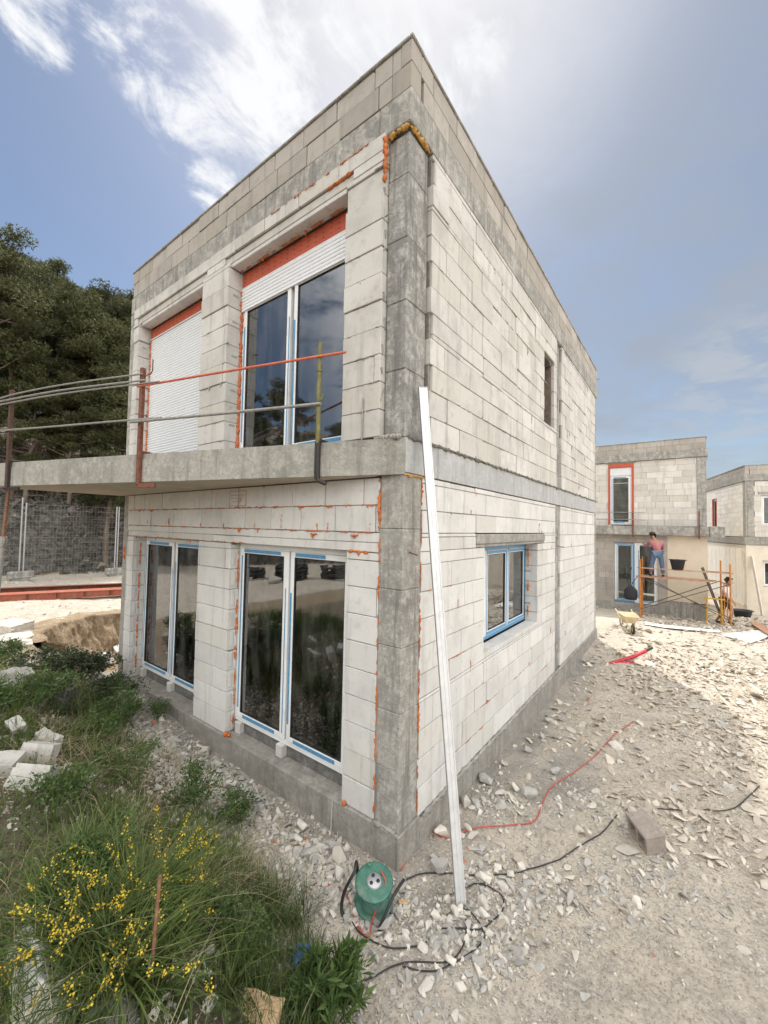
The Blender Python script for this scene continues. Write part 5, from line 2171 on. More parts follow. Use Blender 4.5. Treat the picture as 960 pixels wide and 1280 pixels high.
# ------------------------------------------------------------------ wheelbarrow
wb = gp(786, 788)
e = empty('wheelbarrow', wb, math.radians(-72), 'cream wheelbarrow with a yellow wheel standing in the sun', 'wheelbarrow')
e.scale = (.74, .74, .74)
m = MB()
lo = [(-.26, -.17), (.30, -.15), (.30, .15), (-.26, .17)]
hi = [(-.48, -.31), (.52, -.24), (.52, .24), (-.48, .31)]
vs = [(x, y, .34) for x, y in lo] + [(x, y, .62) for x, y in hi] + [(x * .97, y * .96, .615) for x, y in hi] + [(x * .95, y * .93, .355) for x, y in lo]
fs = [(3, 2, 1, 0)] + [(i, (i + 1) % 4, 4 + (i + 1) % 4, 4 + i) for i in range(4)] + [(4 + i, 4 + (i + 1) % 4, 8 + (i + 1) % 4, 8 + i) for i in range(4)] + [(8 + i, 8 + (i + 1) % 4, 12 + (i + 1) % 4, 12 + i) for i in range(4)] + [(12, 13, 14, 15)]
m.add(vs, fs)
hh = [Vector((x, y, .62)) for x, y in hi]
m.tube(hh + [hh[0]], .014, 8)
m.build('tray', M['cream'], e)
m = MB()
for s in (-1, 1):
    m.tube(smooth_path([(.62, s * .06, .19), (.30, s * .15, .33), (-.3, s * .22, .36), (-.75, s * .28, .62), (-1.0, s * .29, .66)], 5), .017, 8)
m.build('handle_frame', M['cream'], e)
for s in (-1, 1):
    m = MB()
    m.tube(smooth_path([(-.10, s * .2, .35), (-.22, s * .21, .02), (-.34, s * .21, .02), (-.40, s * .23, .38)], 5), .017, 8)
    m.build('leg', M['brace'], e)
RW = Matrix.Translation((.64, 0, .19)) @ Matrix.Rotation(PI / 2, 4, 'X')
m = MB(RW)
m.lathe([(.15 + .04 * math.cos(a), .04 * math.sin(a)) for a in np.linspace(0, 2 * PI, 13)], 28)
wh = m.build('wheel', M['black'], e)
m = MB(RW)
m.lathe([(.02, -.05), (.03, -.03), (.13, -.025), (.135, 0), (.13, .025), (.03, .03), (.02, .05)], 24)
m.build('rim', M['yellow'], wh)
for s in (-1, 1):
    m = MB()
    m.tube([(-.95, s * .29, .655), (-1.1, s * .29, .675)], .022, 8)
    m.build('grip', M['black'], e)

# sheet, planks and a sunlit-ground strip on the ground at the right
def flat_sheet(name, corners, th, mat, label, cat):
    m = MB()
    P = [gp(*c) for c in corners]
    n = len(P)
    vs = [p + Vector((0, 0, .035)) for p in P] + [p + Vector((0, 0, .035 + th)) for p in P]
    m.add(vs, [tuple(range(n))[::-1], tuple(range(n, 2 * n))] + [(i, (i + 1) % n, n + (i + 1) % n, n + i) for i in range(n)])
    return tag(m.build(name, mat), label, cat)


flat_sheet('board_and_sunstrip', [(902, 796), (940, 790), (963, 790), (963, 797), (938, 806)], .03, M['whiteboard'], 'white board lying on the sunlit ground at the right edge', 'board')
flat_sheet('plank', [(938, 781), (946, 779), (975, 797), (970, 803)], .04, M['plank'], 'brown plank lying on the ground at the right edge near the black tub', 'plank')
flat_sheet('board_and_sunstrip', [(807, 779), (830, 783), (900, 790), (899, 792.2), (830, 786), (806, 782)], .012, M['whiteboard'], 'long thin white strip painted as sunlit ground at the edge of the shade before the scaffold', 'board')  # white strip put in for a line of sunlit ground
flat_sheet('board_and_sunstrip', [(744, 757), (752, 753), (755, 755), (746, 761)], .02, M['whiteboard'], 'small white strip by the back corner of the near house', 'board')

# ------------------------------------------------------------------ people


def skinned(name, J, E_, mat, parent=None, sub=1, root='pelvis'):
    me = bpy.data.meshes.new(name)
    keys = list(J)
    me.from_pydata([J[k][0] for k in keys], [(keys.index(a), keys.index(b)) for a, b in E_], [])
    o = bpy.data.objects.new(name, me)
    COL.objects.link(o)
    o.modifiers.new('skin', 'SKIN')
    for k, sv in zip(keys, me.skin_vertices[0].data):
        r = J[k][1]
        sv.radius = r if isinstance(r, tuple) else (r, r)
        sv.use_root = (k == root)
    s = o.modifiers.new('sub', 'SUBSURF')
    s.levels = s.render_levels = sub
    bpy.context.view_layer.update()
    dg = bpy.context.evaluated_depsgraph_get()
    m2 = bpy.data.meshes.new_from_object(o.evaluated_get(dg))
    bpy.data.objects.remove(o)
    bpy.data.meshes.remove(me)
    m2.polygons.foreach_set('use_smooth', [True] * len(m2.polygons))
    m2.materials.clear()
    m2.materials.append(mat)
    m2.name = name
    o = bpy.data.objects.new(name, m2)
    COL.objects.link(o)
    if parent:
        o.parent = parent
    return o


def person(loc, rz, pose, shirt, legs, shorts, label, hat=None):
    """pose: dict of joints; the figure faces local +x"""
    e = empty('person', loc, rz, label, 'person')
    V_ = Vector
    J, E_ = {}, []
    P = {k: V_(v) for k, v in pose.items()}
    rad = dict(pelvis=(.115, .15), waist=(.10, .135), chest=(.115, .165), neck=(.055, .055), chin=(.06, .058), head=(.095, .08), crown=(.07, .065))
    for k in ('pelvis', 'waist', 'chest', 'neck', 'chin', 'head', 'crown'):
        J[k] = (P[k], rad[k])
    E_ += [('pelvis', 'waist'), ('waist', 'chest'), ('chest', 'neck'), ('neck', 'chin'), ('chin', 'head'), ('head', 'crown')]
    for s in 'lr':
        for k, r in (('sh', .062), ('el', .045), ('wr', .030), ('palm', (.038, .022)), ('hip', .09), ('kn', .062), ('an', .042), ('heel', .045), ('toe', .036)):
            J[k + s] = (P[k + s], r)
        E_ += [('chest', 'sh' + s), ('sh' + s, 'el' + s), ('el' + s, 'wr' + s), ('wr' + s, 'palm' + s), ('pelvis', 'hip' + s), ('hip' + s, 'kn' + s), ('kn' + s, 'an' + s), ('an' + s, 'heel' + s), ('heel' + s, 'toe' + s)]
        d = (P['palm' + s] - P['wr' + s]).normalized()
        side = d.cross(V_((0, 0, 1)))
        side = side.normalized() if side.length > .1 else V_((0, 1, 0))
        for i, (off, ln) in enumerate([(-.030, .070), (-.010, .080), (.010, .075), (.030, .060)]):
            a = P['palm' + s] + side * off + d * .035
            b = a + d * ln * .5 + V_((0, 0, -.008))
            c = b + d * ln * .4 + V_((0, 0, -.022))
            for nme, q in (('a', a), ('b', b), ('c', c)):
                J[f'f{i}{nme}{s}'] = (q, .010 if nme != 'c' else .008)
            E_ += [('palm' + s, f'f{i}a{s}'), (f'f{i}a{s}', f'f{i}b{s}'), (f'f{i}b{s}', f'f{i}c{s}')]
        a = P['palm' + s] - side * .045 - d * .01
        J['t' + s] = (a, .011)
        J['u' + s] = (a + d * .05 - side * .012, .009)
        E_ += [('palm' + s, 't' + s), ('t' + s, 'u' + s)]
    skinned('body', J, E_, M['skin'], e)
    # shirt
    J2 = {'pelvis': (P['pelvis'] + V_((0, 0, .03)), (.13, .165)), 'waist': (P['waist'], (.118, .15)), 'chest': (P['chest'], (.132, .185)), 'collar': (P['chest'].lerp(P['neck'], .6), (.075, .085))}
    E2 = [('pelvis', 'waist'), ('waist', 'chest'), ('chest', 'collar')]
    for s in 'lr':
        J2['sh' + s] = (P['sh' + s], .078)
        J2['el' + s] = (P['sh' + s].lerp(P['el' + s], .7 if shorts else 1.5 if False else 1.0), .062)
        E2 += [('chest', 'sh' + s), ('sh' + s, 'el' + s)]
        if not shorts:
            J2['wr' + s] = (P['el' + s].lerp(P['wr' + s], .75), .045)
            E2 += [('el' + s, 'wr' + s)]
    skinned('shirt', J2, E2, shirt, e)
    J3 = {'pelvis': (P['pelvis'], (.128, .165))}
    E3 = []
    for s in 'lr':
        J3['hip' + s] = (P['hip' + s], .108)
        k = P['kn' + s]
        if shorts:
            k = P['hip' + s].lerp(P['kn' + s], .85)
        J3['kn' + s] = (k, .085)
        E3 += [('pelvis', 'hip' + s), ('hip' + s, 'kn' + s)]
        if not shorts:
            J3['an' + s] = (P['an' + s] + V_((0, 0, .03)), .068)
            E3 += [('kn' + s, 'an' + s)]
    skinned('shorts' if shorts else 'jeans', J3, E3, legs, e)
    for s in 'lr':
        J4 = {'pelvis': (P['an' + s], .05), 'heel': (P['heel' + s], .056), 'toe': (P['toe' + s], .046)}
        skinned('shoe', J4, [('pelvis', 'heel'), ('heel', 'toe')], M['dark_cloth'], e)
    hd = P['head'] - P['chin']
    back = V_((-.02, 0, .02))
    skinned('hair', {'pelvis': (P['head'] + hd * .3 + back * 1.6, (.095, .088)), 'top': (P['crown'] + back * .8, (.085, .08)), 'nape': (P['head'] + back * 2.6 - hd * .1, (.06, .07))}, [('pelvis', 'top'), ('pelvis', 'nape')], hat or M['hair'], e)
    # face: eyes, nose, ears
    fwd = V_((1, 0, 0)) - hd.normalized() * hd.normalized().x
    fwd.normalize()
    sd = V_((0, 1, 0))
    m = MB()
    c = P['head'] - hd * .1
    for s in (-1, 1):
        m.lathe([(0, -.008), (.009, 0), (0, .008)], 8, Matrix.Translation(c + fwd * .088 + sd * s * .03))
    m.build('eyes', M['dark_cloth'], e)
    m = MB()
    m.tube([c + fwd * .085, c + fwd * .112 - hd * .3], [.010, .014], 6)
    for s in (-1, 1):
        m.lathe([(0, -.03), (.016, -.012), (.018, .012), (0, .03)], 8, Matrix.Translation(c + sd * s * .084))
    m.build('nose_and_ears', M['skin'], e)
    return e


# worker on the scaffold: faces the wall (+y), bent forward, arms reaching to the left
w1 = on_y(822, 720, 16.25)
pose1 = dict(pelvis=(-.02, 0, .92), waist=(.06, 0, 1.06), chest=(.20, .02, 1.28), neck=(.30, .05, 1.43), chin=(.35, .07, 1.47), head=(.40, .10, 1.55), crown=(.42, .11, 1.62),
             shl=(.22, .21, 1.33), ell=(.42, .30, 1.16), wrl=(.60, .38, 1.24), palml=(.67, .41, 1.27), shr=(.22, -.18, 1.33), elr=(.36, -.23, 1.08), wrr=(.52, -.10, 1.05), palmr=(.59, -.07, 1.06),
             hipl=(-.02, .10, .88), knl=(.05, .17, .48), anl=(.0, .21, .10), heell=(-.03, .21, .06), toel=(.16, .23, .045), hipr=(-.02, -.10, .88), knr=(.03, -.15, .48), anr=(-.02, -.18, .10), heelr=(-.05, -.18, .06), toer=(.14, -.20, .045))
person((w1.x, 16.12, zdeck + .02), math.radians(100), pose1, M['pink'], M['denim'], False, 'worker in pink shirt and blue jeans standing on the scaffold facing the doorway')
# worker walking behind the scaffold, facing right
w2x = on_y(906, 745, 16.95).x
pose2 = dict(pelvis=(0, 0, .90), waist=(.02, 0, 1.06), chest=(.06, 0, 1.30), neck=(.10, 0, 1.47), chin=(.13, 0, 1.51), head=(.15, 0, 1.60), crown=(.15, 0, 1.67),
             shl=(.05, .20, 1.36), ell=(-.02, .27, 1.08), wrl=(.12, .30, .88), palml=(.16, .30, .80), shr=(.07, -.20, 1.36), elr=(.12, -.28, 1.08), wrr=(.30, -.28, .95), palmr=(.37, -.28, .90),
             hipl=(0, .09, .87), knl=(.18, .10, .50), anl=(.10, .10, .12), heell=(.07, .10, .07), toel=(.26, .11, .05), hipr=(0, -.09, .87), knr=(-.02, -.10, .47), anr=(-.22, -.10, .12), heelr=(-.25, -.10, .08), toer=(-.07, -.11, .05))
person((w2x, 16.95, gz(w2x, 16.95)), math.radians(-25), pose2, M['white_cloth'], M['dark_cloth'], True, 'worker in white T-shirt and dark shorts walking behind the right end of the scaffold')

# ------------------------------------------------------------------ left background: steel beams, fence
for i, (o0, col, lab) in enumerate([((0, 0, 0), 'beam_red', 'orange-red steel beam in front on the ground left of the house'), ((-.32, 0, .0), 'beam_red', 'orange-red steel beam in the middle of the stack left of the house'),
                                    ((-.75, 0, .12), 'rust', 'dark rusty beam at the back of the stack left of the house')]):
    a = Vector((-14.9 + o0[0], -1.2, 0))
    b = Vector((-13.7 + o0[0], 5.2, 0))
    a.z, b.z = gz(a.x, a.y) + .12 + o0[2], gz(b.x, b.y) + .12 + o0[2]
    e = empty('steel_beam', a, 0, lab, 'beam')
    m = MB(Matrix.Translation(a).inverted())
    for dz, w_ in ((-.10, .22), (.10, .22)):
        m.bar(a + Vector((0, 0, dz)), b + Vector((0, 0, dz)), w_, .02)
    m.bar(a, b, .02, .19)
    m.build('profile', M[col], e)
    m = MB(Matrix.Translation(a).inverted())
    for k in range(9):
        c = a.lerp(b, (k + .5) / 9)
        m.bar(c + Vector((0, 0, -.09)), c + Vector((0, 0, .09)), .19, .012, (0, 1, 0))
    m.build('stiffener', M['rust'], e)

FX = -20.6
panels = [(-5.3, -2.0), (-1.9, 1.55), (1.68, 5.1), (5.2, 8.6)]
for i, (ya, yb) in enumerate(panels):
    zb_ = gz(FX, (ya + yb) / 2) + .12
    e = empty('site_fence_panel', (FX, ya, zb_), 0, ['mesh site fence panel at the far left edge', 'mesh site fence panel left of the double post', 'mesh site fence panel right of the double post', 'mesh site fence panel nearest the house wall'][i], 'fence', 'wire mesh site fence panels')
    Lf = yb - ya
    m = MB()
    m.tube([(0, 0, 0), (0, 0, 3.3)], .032, 8)
    m.tube([(0, Lf, 0), (0, Lf, 3.3)], .032, 8)
    m.build('post', M['galv'], e)
    m = MB()
    for k in range(1, int(Lf / .12)):
        m.tube([(0, k * .12, .12), (0, k * .12, 3.25)], .0024, 4, False)
    for z in np.arange(.12, 3.3, .24):
        m.tube([(0, 0, z), (.02, Lf * .25, z), (0, Lf * .5, z), (.02, Lf * .75, z), (0, Lf, z)], .0036, 4, False)
    m.build('wire_mesh', M['wire'], e)
for i, y in enumerate((-1.95, 1.61, 5.15)):
    m = MB()
    m.cbox(-.14, .14, -.42, .42, 0, .30, .03)
    m.cbox(-.12, .12, -.30, .30, -.12, .001, .02)
    o = m.build('fence_foot', M['concrete'])
    o.location = (FX, y, gz(FX, y) + .11)
    tag(o, ['concrete fence foot at the far left', 'concrete fence foot under the double post left of the house', 'concrete fence foot hidden nearest the house wall'][i], 'fence foot')
# things standing outside the picture that show in the panes
for i, (x, y, s) in enumerate([(13.5, 8.0, 1.0), (13.7, 10.3, 1.1), (13.4, 5.6, .9)]):
    m = MB()
    for k in range(5):
        m.cbox(-.6, .6, -.6 + .01 * k, .6, .15 + k * .22 * s, .15 + (k + 1) * .22 * s - .01, .01)
    for k in (-.5, 0, .5):
        m.cbox(-.6, .6, k - .05, k + .05, 0, .14)
    o = m.build('brick_pallet', M['redbrick'])
    o.location = (x, y, gz(x, y))
    tag(o, 'pallet of red bricks out of the picture to the right', 'pallet', 'red brick pallets beyond the right edge')

# heaps beyond the left edge that the lower panes mirror
for i, (x, y, R_, n_) in enumerate([(-12.6, -9.2, .75, 7), (-14.2, -8.2, .6, 5), (-11.2, -10.6, .65, 6)]):
    m = MB()
    rs = random.Random(i)
    for k in range(n_):
        a0 = rs.uniform(0, 6)
        P = [Vector((R_ * rs.uniform(.8, 1.05) * math.cos(a0 + j * .5), R_ * rs.uniform(.8, 1.05) * math.sin(a0 + j * .5), .06 + k * .09 + rs.uniform(-.02, .04))) for j in range(13)]
        m.tube(smooth_path(P, 3), .055, 7)
    o = m.build('pipe_coil', M['black'])
    o.location = (x, y, gz(x, y))
    tag(o, 'coil of black pipe standing out of the picture, mirrored in the lower panes', 'pipe coil', 'black pipe coils mirrored in the panes')
for i, (x, y, r) in enumerate([(-12.2, -8.0, .55), (-13.4, -10.2, .4)]):
    o = stone_object('boulder', Vector((x, y, gz(x, y))), r, False, M['rock'], 700 + i)
    tag(o, 'pale boulder out of the picture, mirrored in the lower panes', 'boulder', 'boulders mirrored in the panes')


# ------------------------------------------------------------------ grass and weeds
def blades(x, y, h, w, bend, az, seed=0, seg=4, z=None):
    """curved tapering blades -> arrays"""
    n = len(x)
    rs = np.random.default_rng(seed)
    if z is None:
        z = terrain(x, y) - .01
    t = np.linspace(0, 1, seg + 1)
    dx, dy = np.cos(az), np.sin(az)
    tw = az + PI / 2 + rs.normal(0, .5, n)
    sx, sy = np.cos(tw), np.sin(tw)
    VV = []
    for k in range(seg + 1):
        r = h * bend * t[k] ** 1.8
        zz = h * (t[k] - .45 * np.clip(bend, 0, 1.5) * t[k] ** 2.4)
        ww = w * (1 - t[k] ** 1.6) * .5 + .0004
        cx, cy, cz = x + dx * r, y + dy * r, z + zz
        VV.append(np.stack([cx - sx * ww, cy - sy * ww, cz], -1))
        VV.append(np.stack([cx + sx * ww, cy + sy * ww, cz], -1))
    V = np.stack(VV, 1)                       # n, 2(seg+1), 3
    F = np.array([[2 * k, 2 * k + 1, 2 * k + 3, 2 * k + 2] for k in range(seg)])
    m = 2 * (seg + 1)
    FF = (F[None] + (np.arange(n) * m)[:, None, None]).reshape(-1, 4)
    return V.reshape(-1, 3), FF


def merge(parts):
    VV, FF, b = [], [], 0
    for V, F in parts:
        VV.append(V)
        FF.append(F + b)
        b += len(V)
    return np.concatenate(VV), np.concatenate(FF)


def clumps(cx, cy, per, spread, h0, h1, w, bend, seed):
    rs = np.random.default_rng(seed)
    n = len(cx) * per
    a = rs.uniform(0, 2 * PI, n)
    r = np.abs(rs.normal(0, spread, n))
    sc = np.repeat(rs.uniform(.6, 1.25, len(cx)), per)
    x = np.repeat(cx, per) + np.cos(a) * r
    y = np.repeat(cy, per) + np.sin(a) * r
    az = a + rs.normal(0, .7, n)
    return blades(x, y, rs.uniform(h0, h1, n) * sc, w * rs.uniform(.6, 1.3, n), np.abs(rs.normal(bend, .35, n)), az, seed + 1)


def veg_mask(x, y):
    e = mound_edge(x) - y
    return (e > .05) & outside_house(x, y, .2) & (x < 1.0)


def grass_centres(n, seed, f):
    rs = np.random.default_rng(seed)
    xs, ys = [], []
    while sum(map(len, xs)) < n:
        x = rs.uniform(-6.5, .9, n * 2)
        y = rs.uniform(-3.2, -.2, n * 2)
        dcam = np.hypot(x - CAM[0], y - CAM[1])
        k = veg_mask(x, y) & (rs.random(n * 2) < f(x, y)) & (dcam > .95)
        xs.append(x[k])
        ys.append(y[k])
    return np.concatenate(xs)[:n], np.concatenate(ys)[:n]


dens1 = lambda x, y: np.clip(.05 + 2.2 * fbm(x, y, 1.3, 3, 201), .01, 1) * sstep(.0, .5, mound_edge(x) - y)
cx, cy = grass_centres(820, 1, dens1)
V, F = clumps(cx, cy, 18, .05, .07, .22, .005, .55, 3)
tag(np_mesh('grass', V, F, M['grass_dark']), kind='stuff')
cx, cy = grass_centres(310, 5, lambda x, y: np.clip(.02 + 2.2 * fbm(x, y, .9, 3, 301), .03, 1) * sstep(.1, .7, mound_edge(x) - y))
V, F = clumps(cx, cy, 20, .04, .14, .38, .006, .6, 7)
tag(np_mesh('grass', V, F, M['grass']), kind='stuff')
cx, cy = grass_centres(480, 8, lambda x, y: np.clip(.2 + 1.9 * fbm(x, y, 1.4, 3, 401), .03, 1) * .9)
V, F = clumps(cx, cy, 9, .07, .12, .34, .0035, 1.25, 9)
tag(np_mesh('dry_grass', V, F, M['straw']), kind='stuff')


def leaves_on(P, size, seed, out=None, droop=.2, aspect=.42):
    """diamond leaves at the points P"""
    rs = np.random.default_rng(seed)
    n = len(P)
    d = rs.normal(size=(n, 3))
    d[:, 2] = np.abs(d[:, 2]) * .6 - droop
    if out is not None:
        d = d * .6 + out
    d /= np.linalg.norm(d, axis=1)[:, None] + 1e-9
    s = np.cross(d, rs.normal(size=(n, 3)))
    s /= np.linalg.norm(s, axis=1)[:, None] + 1e-9
    nn = np.cross(d, s)
    L_ = (size * rs.uniform(.55, 1.3, n))[:, None]
    V = np.stack([P, P + d * L_ * .5 + s * L_ * aspect * .5 + nn * L_ * .05, P + d * L_, P + d * L_ * .5 - s * L_ * aspect * .5 + nn * L_ * .05], 1).reshape(-1, 3)
    F = np.arange(n * 4).reshape(n, 4)
    return V, F


# low clover-like leaf cover between the grass
cx, cy = grass_centres(5500, 12, lambda x, y: np.clip(.3 + 1.6 * fbm(x, y, 1.3, 3, 501), .03, 1) * sstep(.15, .6, mound_edge(x) - y))
rs = np.random.default_rng(2)
P = np.stack([cx, cy, terrain(cx, cy) + rs.uniform(.0, .09, len(cx))], 1)
V, F = leaves_on(P, .032, 3, None, -.1, .6)
tag(np_mesh('ground_cover', V, F, M['leaf']), kind='stuff')


def bush(name, stems, leafmat, leaf, per, label, cat, stemmat='twig', seed=0, rstem=.006, up=.35, group=None, aspect=.42, spread=.03):
    """stems: list of point lists in world space"""
    base = stems[0][0]
    rs = np.random.default_rng(seed)
    e = empty(name, base, 0, label, cat, group)
    inv = Matrix.Translation(base).inverted()
    m = MB(inv)
    PP, OO = [], []
    for st in stems:
        q = smooth_path(st, 5)
        m.tube(q, [rstem * (1 - .75 * i / (len(q) - 1)) for i in range(len(q))], 5, False)
        A = np.array([p[:] for p in q]) - np.array(base[:])
        t = rs.uniform(.12, 1, per) ** .8 * (len(A) - 1)
        i = np.minimum(t.astype(int), len(A) - 2)
        p = A[i] + (A[i + 1] - A[i]) * (t - i)[:, None]
        dirs = A[i + 1] - A[i]
        dirs /= np.linalg.norm(dirs, axis=1)[:, None] + 1e-9
        PP.append(p + rs.normal(0, spread, p.shape))
        OO.append(dirs * up)
    m.build('stems', M[stemmat], e)
    V, F = leaves_on(np.concatenate(PP), leaf, seed + 1, np.concatenate(OO), .0, aspect)
    np_mesh('leaves', V, F, M[leafmat], e)
    return e


def stem_set(c, n, h, spread, seed, lean=(0, 0), twigs=2):
    rs = random.Random(seed)
    out = []
    for k in range(n):
        a = rs.uniform(0, 2 * PI)
        r = spread * rs.uniform(.3, 1)
        hh = h * rs.uniform(.5, 1.1)
        b = c + Vector((math.cos(a) * r * .2, math.sin(a) * r * .2, -.02))
        tip = c + Vector((math.cos(a) * r + lean[0], math.sin(a) * r + lean[1], hh))
        mid = b.lerp(tip, .5) + Vector((rs.gauss(0, .04), rs.gauss(0, .04), hh * .12))
        out.append([b, mid, tip])
        for _ in range(twigs):
            t = rs.uniform(.35, .8)
            s = b.lerp(tip, t) + Vector((0, 0, hh * .08))
            out.append([s, s + Vector((rs.gauss(0, .10), rs.gauss(0, .10), rs.uniform(.02, .12))) * (h / .5), s + Vector((rs.gauss(0, .18), rs.gauss(0, .18), rs.uniform(.02, .2))) * (h / .5)])
    return out


# dark shrub and its neighbours at the upper left of the grass
for i, (px, py, n, h, sp, leaf, lab) in enumerate([
        (95, 855, 16, .46, .50, .050, 'dense dark green shrub left of the house, by the trench'), (55, 850, 14, .40, .45, .045, 'dark bushy weed at the far left behind the tilted blocks'),
        (132, 882, 14, .38, .36, .045, 'dark leafy shrub nearest the far left corner of the house'), (150, 905, 9, .40, .30, .04, 'small sparse weed with thin stalks beside the front plinth'),
        (40, 885, 12, .34, .42, .042, 'low green weed above the pale block fragment at left'), (10, 835, 9, .35, .4, .05, 'leafy weed at the left edge by the rock slabs')]):
    c = gp(px, py)
    bush('shrub', stem_set(c, n, h, sp, 40 + i), 'leaf_dark' if i in (0, 1, 2) else 'leaf', leaf, 75, lab, 'shrub', 'twig', 60 + i, .007, .3)
for i, (px, py, n, h, sp) in enumerate([(200, 900, 5, .25, .15), (120, 930, 10, .3, .3), (160, 975, 10, .28, .3), (80, 1000, 10, .22, .3), (240, 1010, 12, .34, .28), (290, 1030, 10, .3, .25)]):
    c = gp(px, py)
    bush('weed', stem_set(c, n, h, sp, 140 + i), 'leaf', .034, 40, ['tiny weed by the plinth among grey stones', 'green weed in the middle of the grass below the dark shrub', 'green weed left of the shale strip', 'low weed just right of the tilted blocks',
         'green weed behind the yellow flowers', 'green weed at the right edge of the yellow flowers'][i], 'weed', 'stem', 160 + i, .004, .5)
for i, (px, py, n, h, sp) in enumerate([(120, 1105, 16, .26, .22), (205, 1150, 14, .22, .22), (85, 1140, 14, .20, .2), (265, 1150, 12, .18, .22), (300, 1190, 10, .16, .2)]):
    c = gp(px, py)
    bush('weed', stem_set(c, n, h, sp, 240 + i), 'leaf', .026, 55, ['small-leaved weed in the middle of the yellow flowers', 'small-leaved weed just left of the rusty stake top', 'small-leaved weed above the white sack',
         'low small-leaved weed right of the rusty stake', 'low small-leaved weed at the end of the pale stick'][i], 'weed', 'stem', 260 + i, .003, .5)
# fresh leafy plant at the bottom
c = gp(405, 1262)
st = stem_set(c, 34, .25, .24, 9, (0, 0), 1)
bush('leafy_weed', st, 'leaf', .085, 34, 'fresh green leafy weed at the bottom, below the rubble', 'weed', 'stem', 90, .005, .8, None, .22, .012)
c = gp(330, 1240)
V, F = clumps(np.array([c.x + random.gauss(0, .22) for _ in range(40)]), np.array([c.y + random.gauss(0, .16) for _ in range(40)]), 22, .05, .14, .36, .0042, .5, 91)
o = np_mesh('grass_tuft', V, F, M['grass_dark'])
tag(o, 'tall fine dark grass tuft between the rusty stake and the leafy weed', 'grass tuft')
c = gp(340, 1150)
V, F = clumps(np.array([c.x + random.gauss(0, .16) for _ in range(40)]), np.array([c.y + random.gauss(0, .14) for _ in range(40)]), 24, .05, .12, .30, .0042, .6, 93)
o = np_mesh('grass_tuft', V, F, M['grass_dark'])
tag(o, 'fine dark grass tuft at the rubble edge left of the reel', 'grass tuft')

# the yellow flowering plant
fb = gp(165, 1190)
e = empty('flowering_broom', fb, 0, 'sprawling plant with long green blades and yellow flower spikes at the lower left', 'flowering plant')
inv = Matrix.Translation(fb).inverted()
spikes = [  # base of the spike and tip, photo pixels, heights above the soil
    ((165, 1075, .34), (157, 1018, .44)), ((150, 1085, .30), (134, 1050, .40)), ((198, 1062, .36), (196, 1006, .46)), ((222, 1060, .36), (239, 1010, .46)), ((228, 1066, .34), (252, 1032, .42)),
    ((226, 1068, .32), (262, 1038, .40)), ((232, 1064, .32), (272, 1045, .36)), ((126, 1098, .30), (70, 1066, .36)), ((130, 1103, .28), (80, 1090, .34)), ((205, 1080, .30), (212, 1048, .38)),
    ((165, 1160, .30), (182, 1190, .26)), ((160, 1145, .32), (180, 1160, .28)), ((110, 1160, .26), (65, 1170, .26)), ((105, 1150, .28), (70, 1185, .24)), ((60, 1150, .18), (10, 1142, .20)),
    ((150, 1195, .26), (128, 1240, .20)), ((135, 1225, .22), (102, 1268, .16)), ((160, 1190, .22), (143, 1250, .14)), ((30, 1195, .18), (0, 1215, .16)), ((50, 1235, .16), (40, 1265, .10)), ((20, 1200, .16), (8, 1232, .12)),
    ((225, 1100, .28), (258, 1098, .30)), ((230, 1130, .26), (233, 1155, .26)), ((140, 1130, .32), (118, 1135, .30)), ((208, 1090, .3), (205, 1128, .28)), ((248, 1095, .26), (272, 1105, .26)), ((148, 1128, .3), (150, 1140, .3)),
    ((175, 1105, .34), (160, 1092, .38)), ((245, 1080, .3), (268, 1060, .34)), ((70, 1100, .2), (66, 1075, .28)), ((95, 1140, .25), (80, 1165, .22)), ((188, 1110, .3), (200, 1125, .28))]
_r = random.Random(19)
for _k in range(34):          # short scattered spikes between the long ones
    _x, _y = _r.uniform(15, 275), _r.uniform(1040, 1260)
    _h = _r.uniform(.16, .34)
    spikes.append(((_x, _y, _h), (_x + _r.gauss(0, 16), _y - _r.uniform(4, 24), _h + _r.uniform(.02, .06))))
stems_m = MB(inv)
fl, flo = [], []
rs = np.random.default_rng(77)
root = fb + Vector((0, 0, 0))
for k, (b, t) in enumerate(spikes):
    B_, T_ = gp(*b), gp(*t)
    r0 = Vector((B_.x, B_.y, gz(B_.x, B_.y))).lerp(Vector((root.x, root.y, gz(root.x, root.y))), .45)
    r0.z = gz(r0.x, r0.y)
    q = smooth_path([r0, r0.lerp(B_, .6) + Vector((0, 0, .04)), B_, T_], 6)
    stems_m.tube(q, [.0035 * (1 - .6 * i / (len(q) - 1)) for i in range(len(q))], 5, False)
    n = int(16 + 130 * (T_ - B_).length)
    A = np.array([(B_.lerp(T_, u) - fb)[:] for u in rs.uniform(-.15, 1, n)])
    A += rs.normal(0, .0085, A.shape)
    (flo if k in (2, 9, 15, 18, 23) else fl).append(A)
stems_m.build('stems', M['stem'], e)
for nm, arr, mt in (('flowers', fl, 'flower'), ('flowers', flo, 'flower_o')):
    A = np.concatenate(arr)
    V, F = leaves_on(A, .0105, 5, None, 0, .95)
    np_mesh(nm, V, F, M[mt], e)
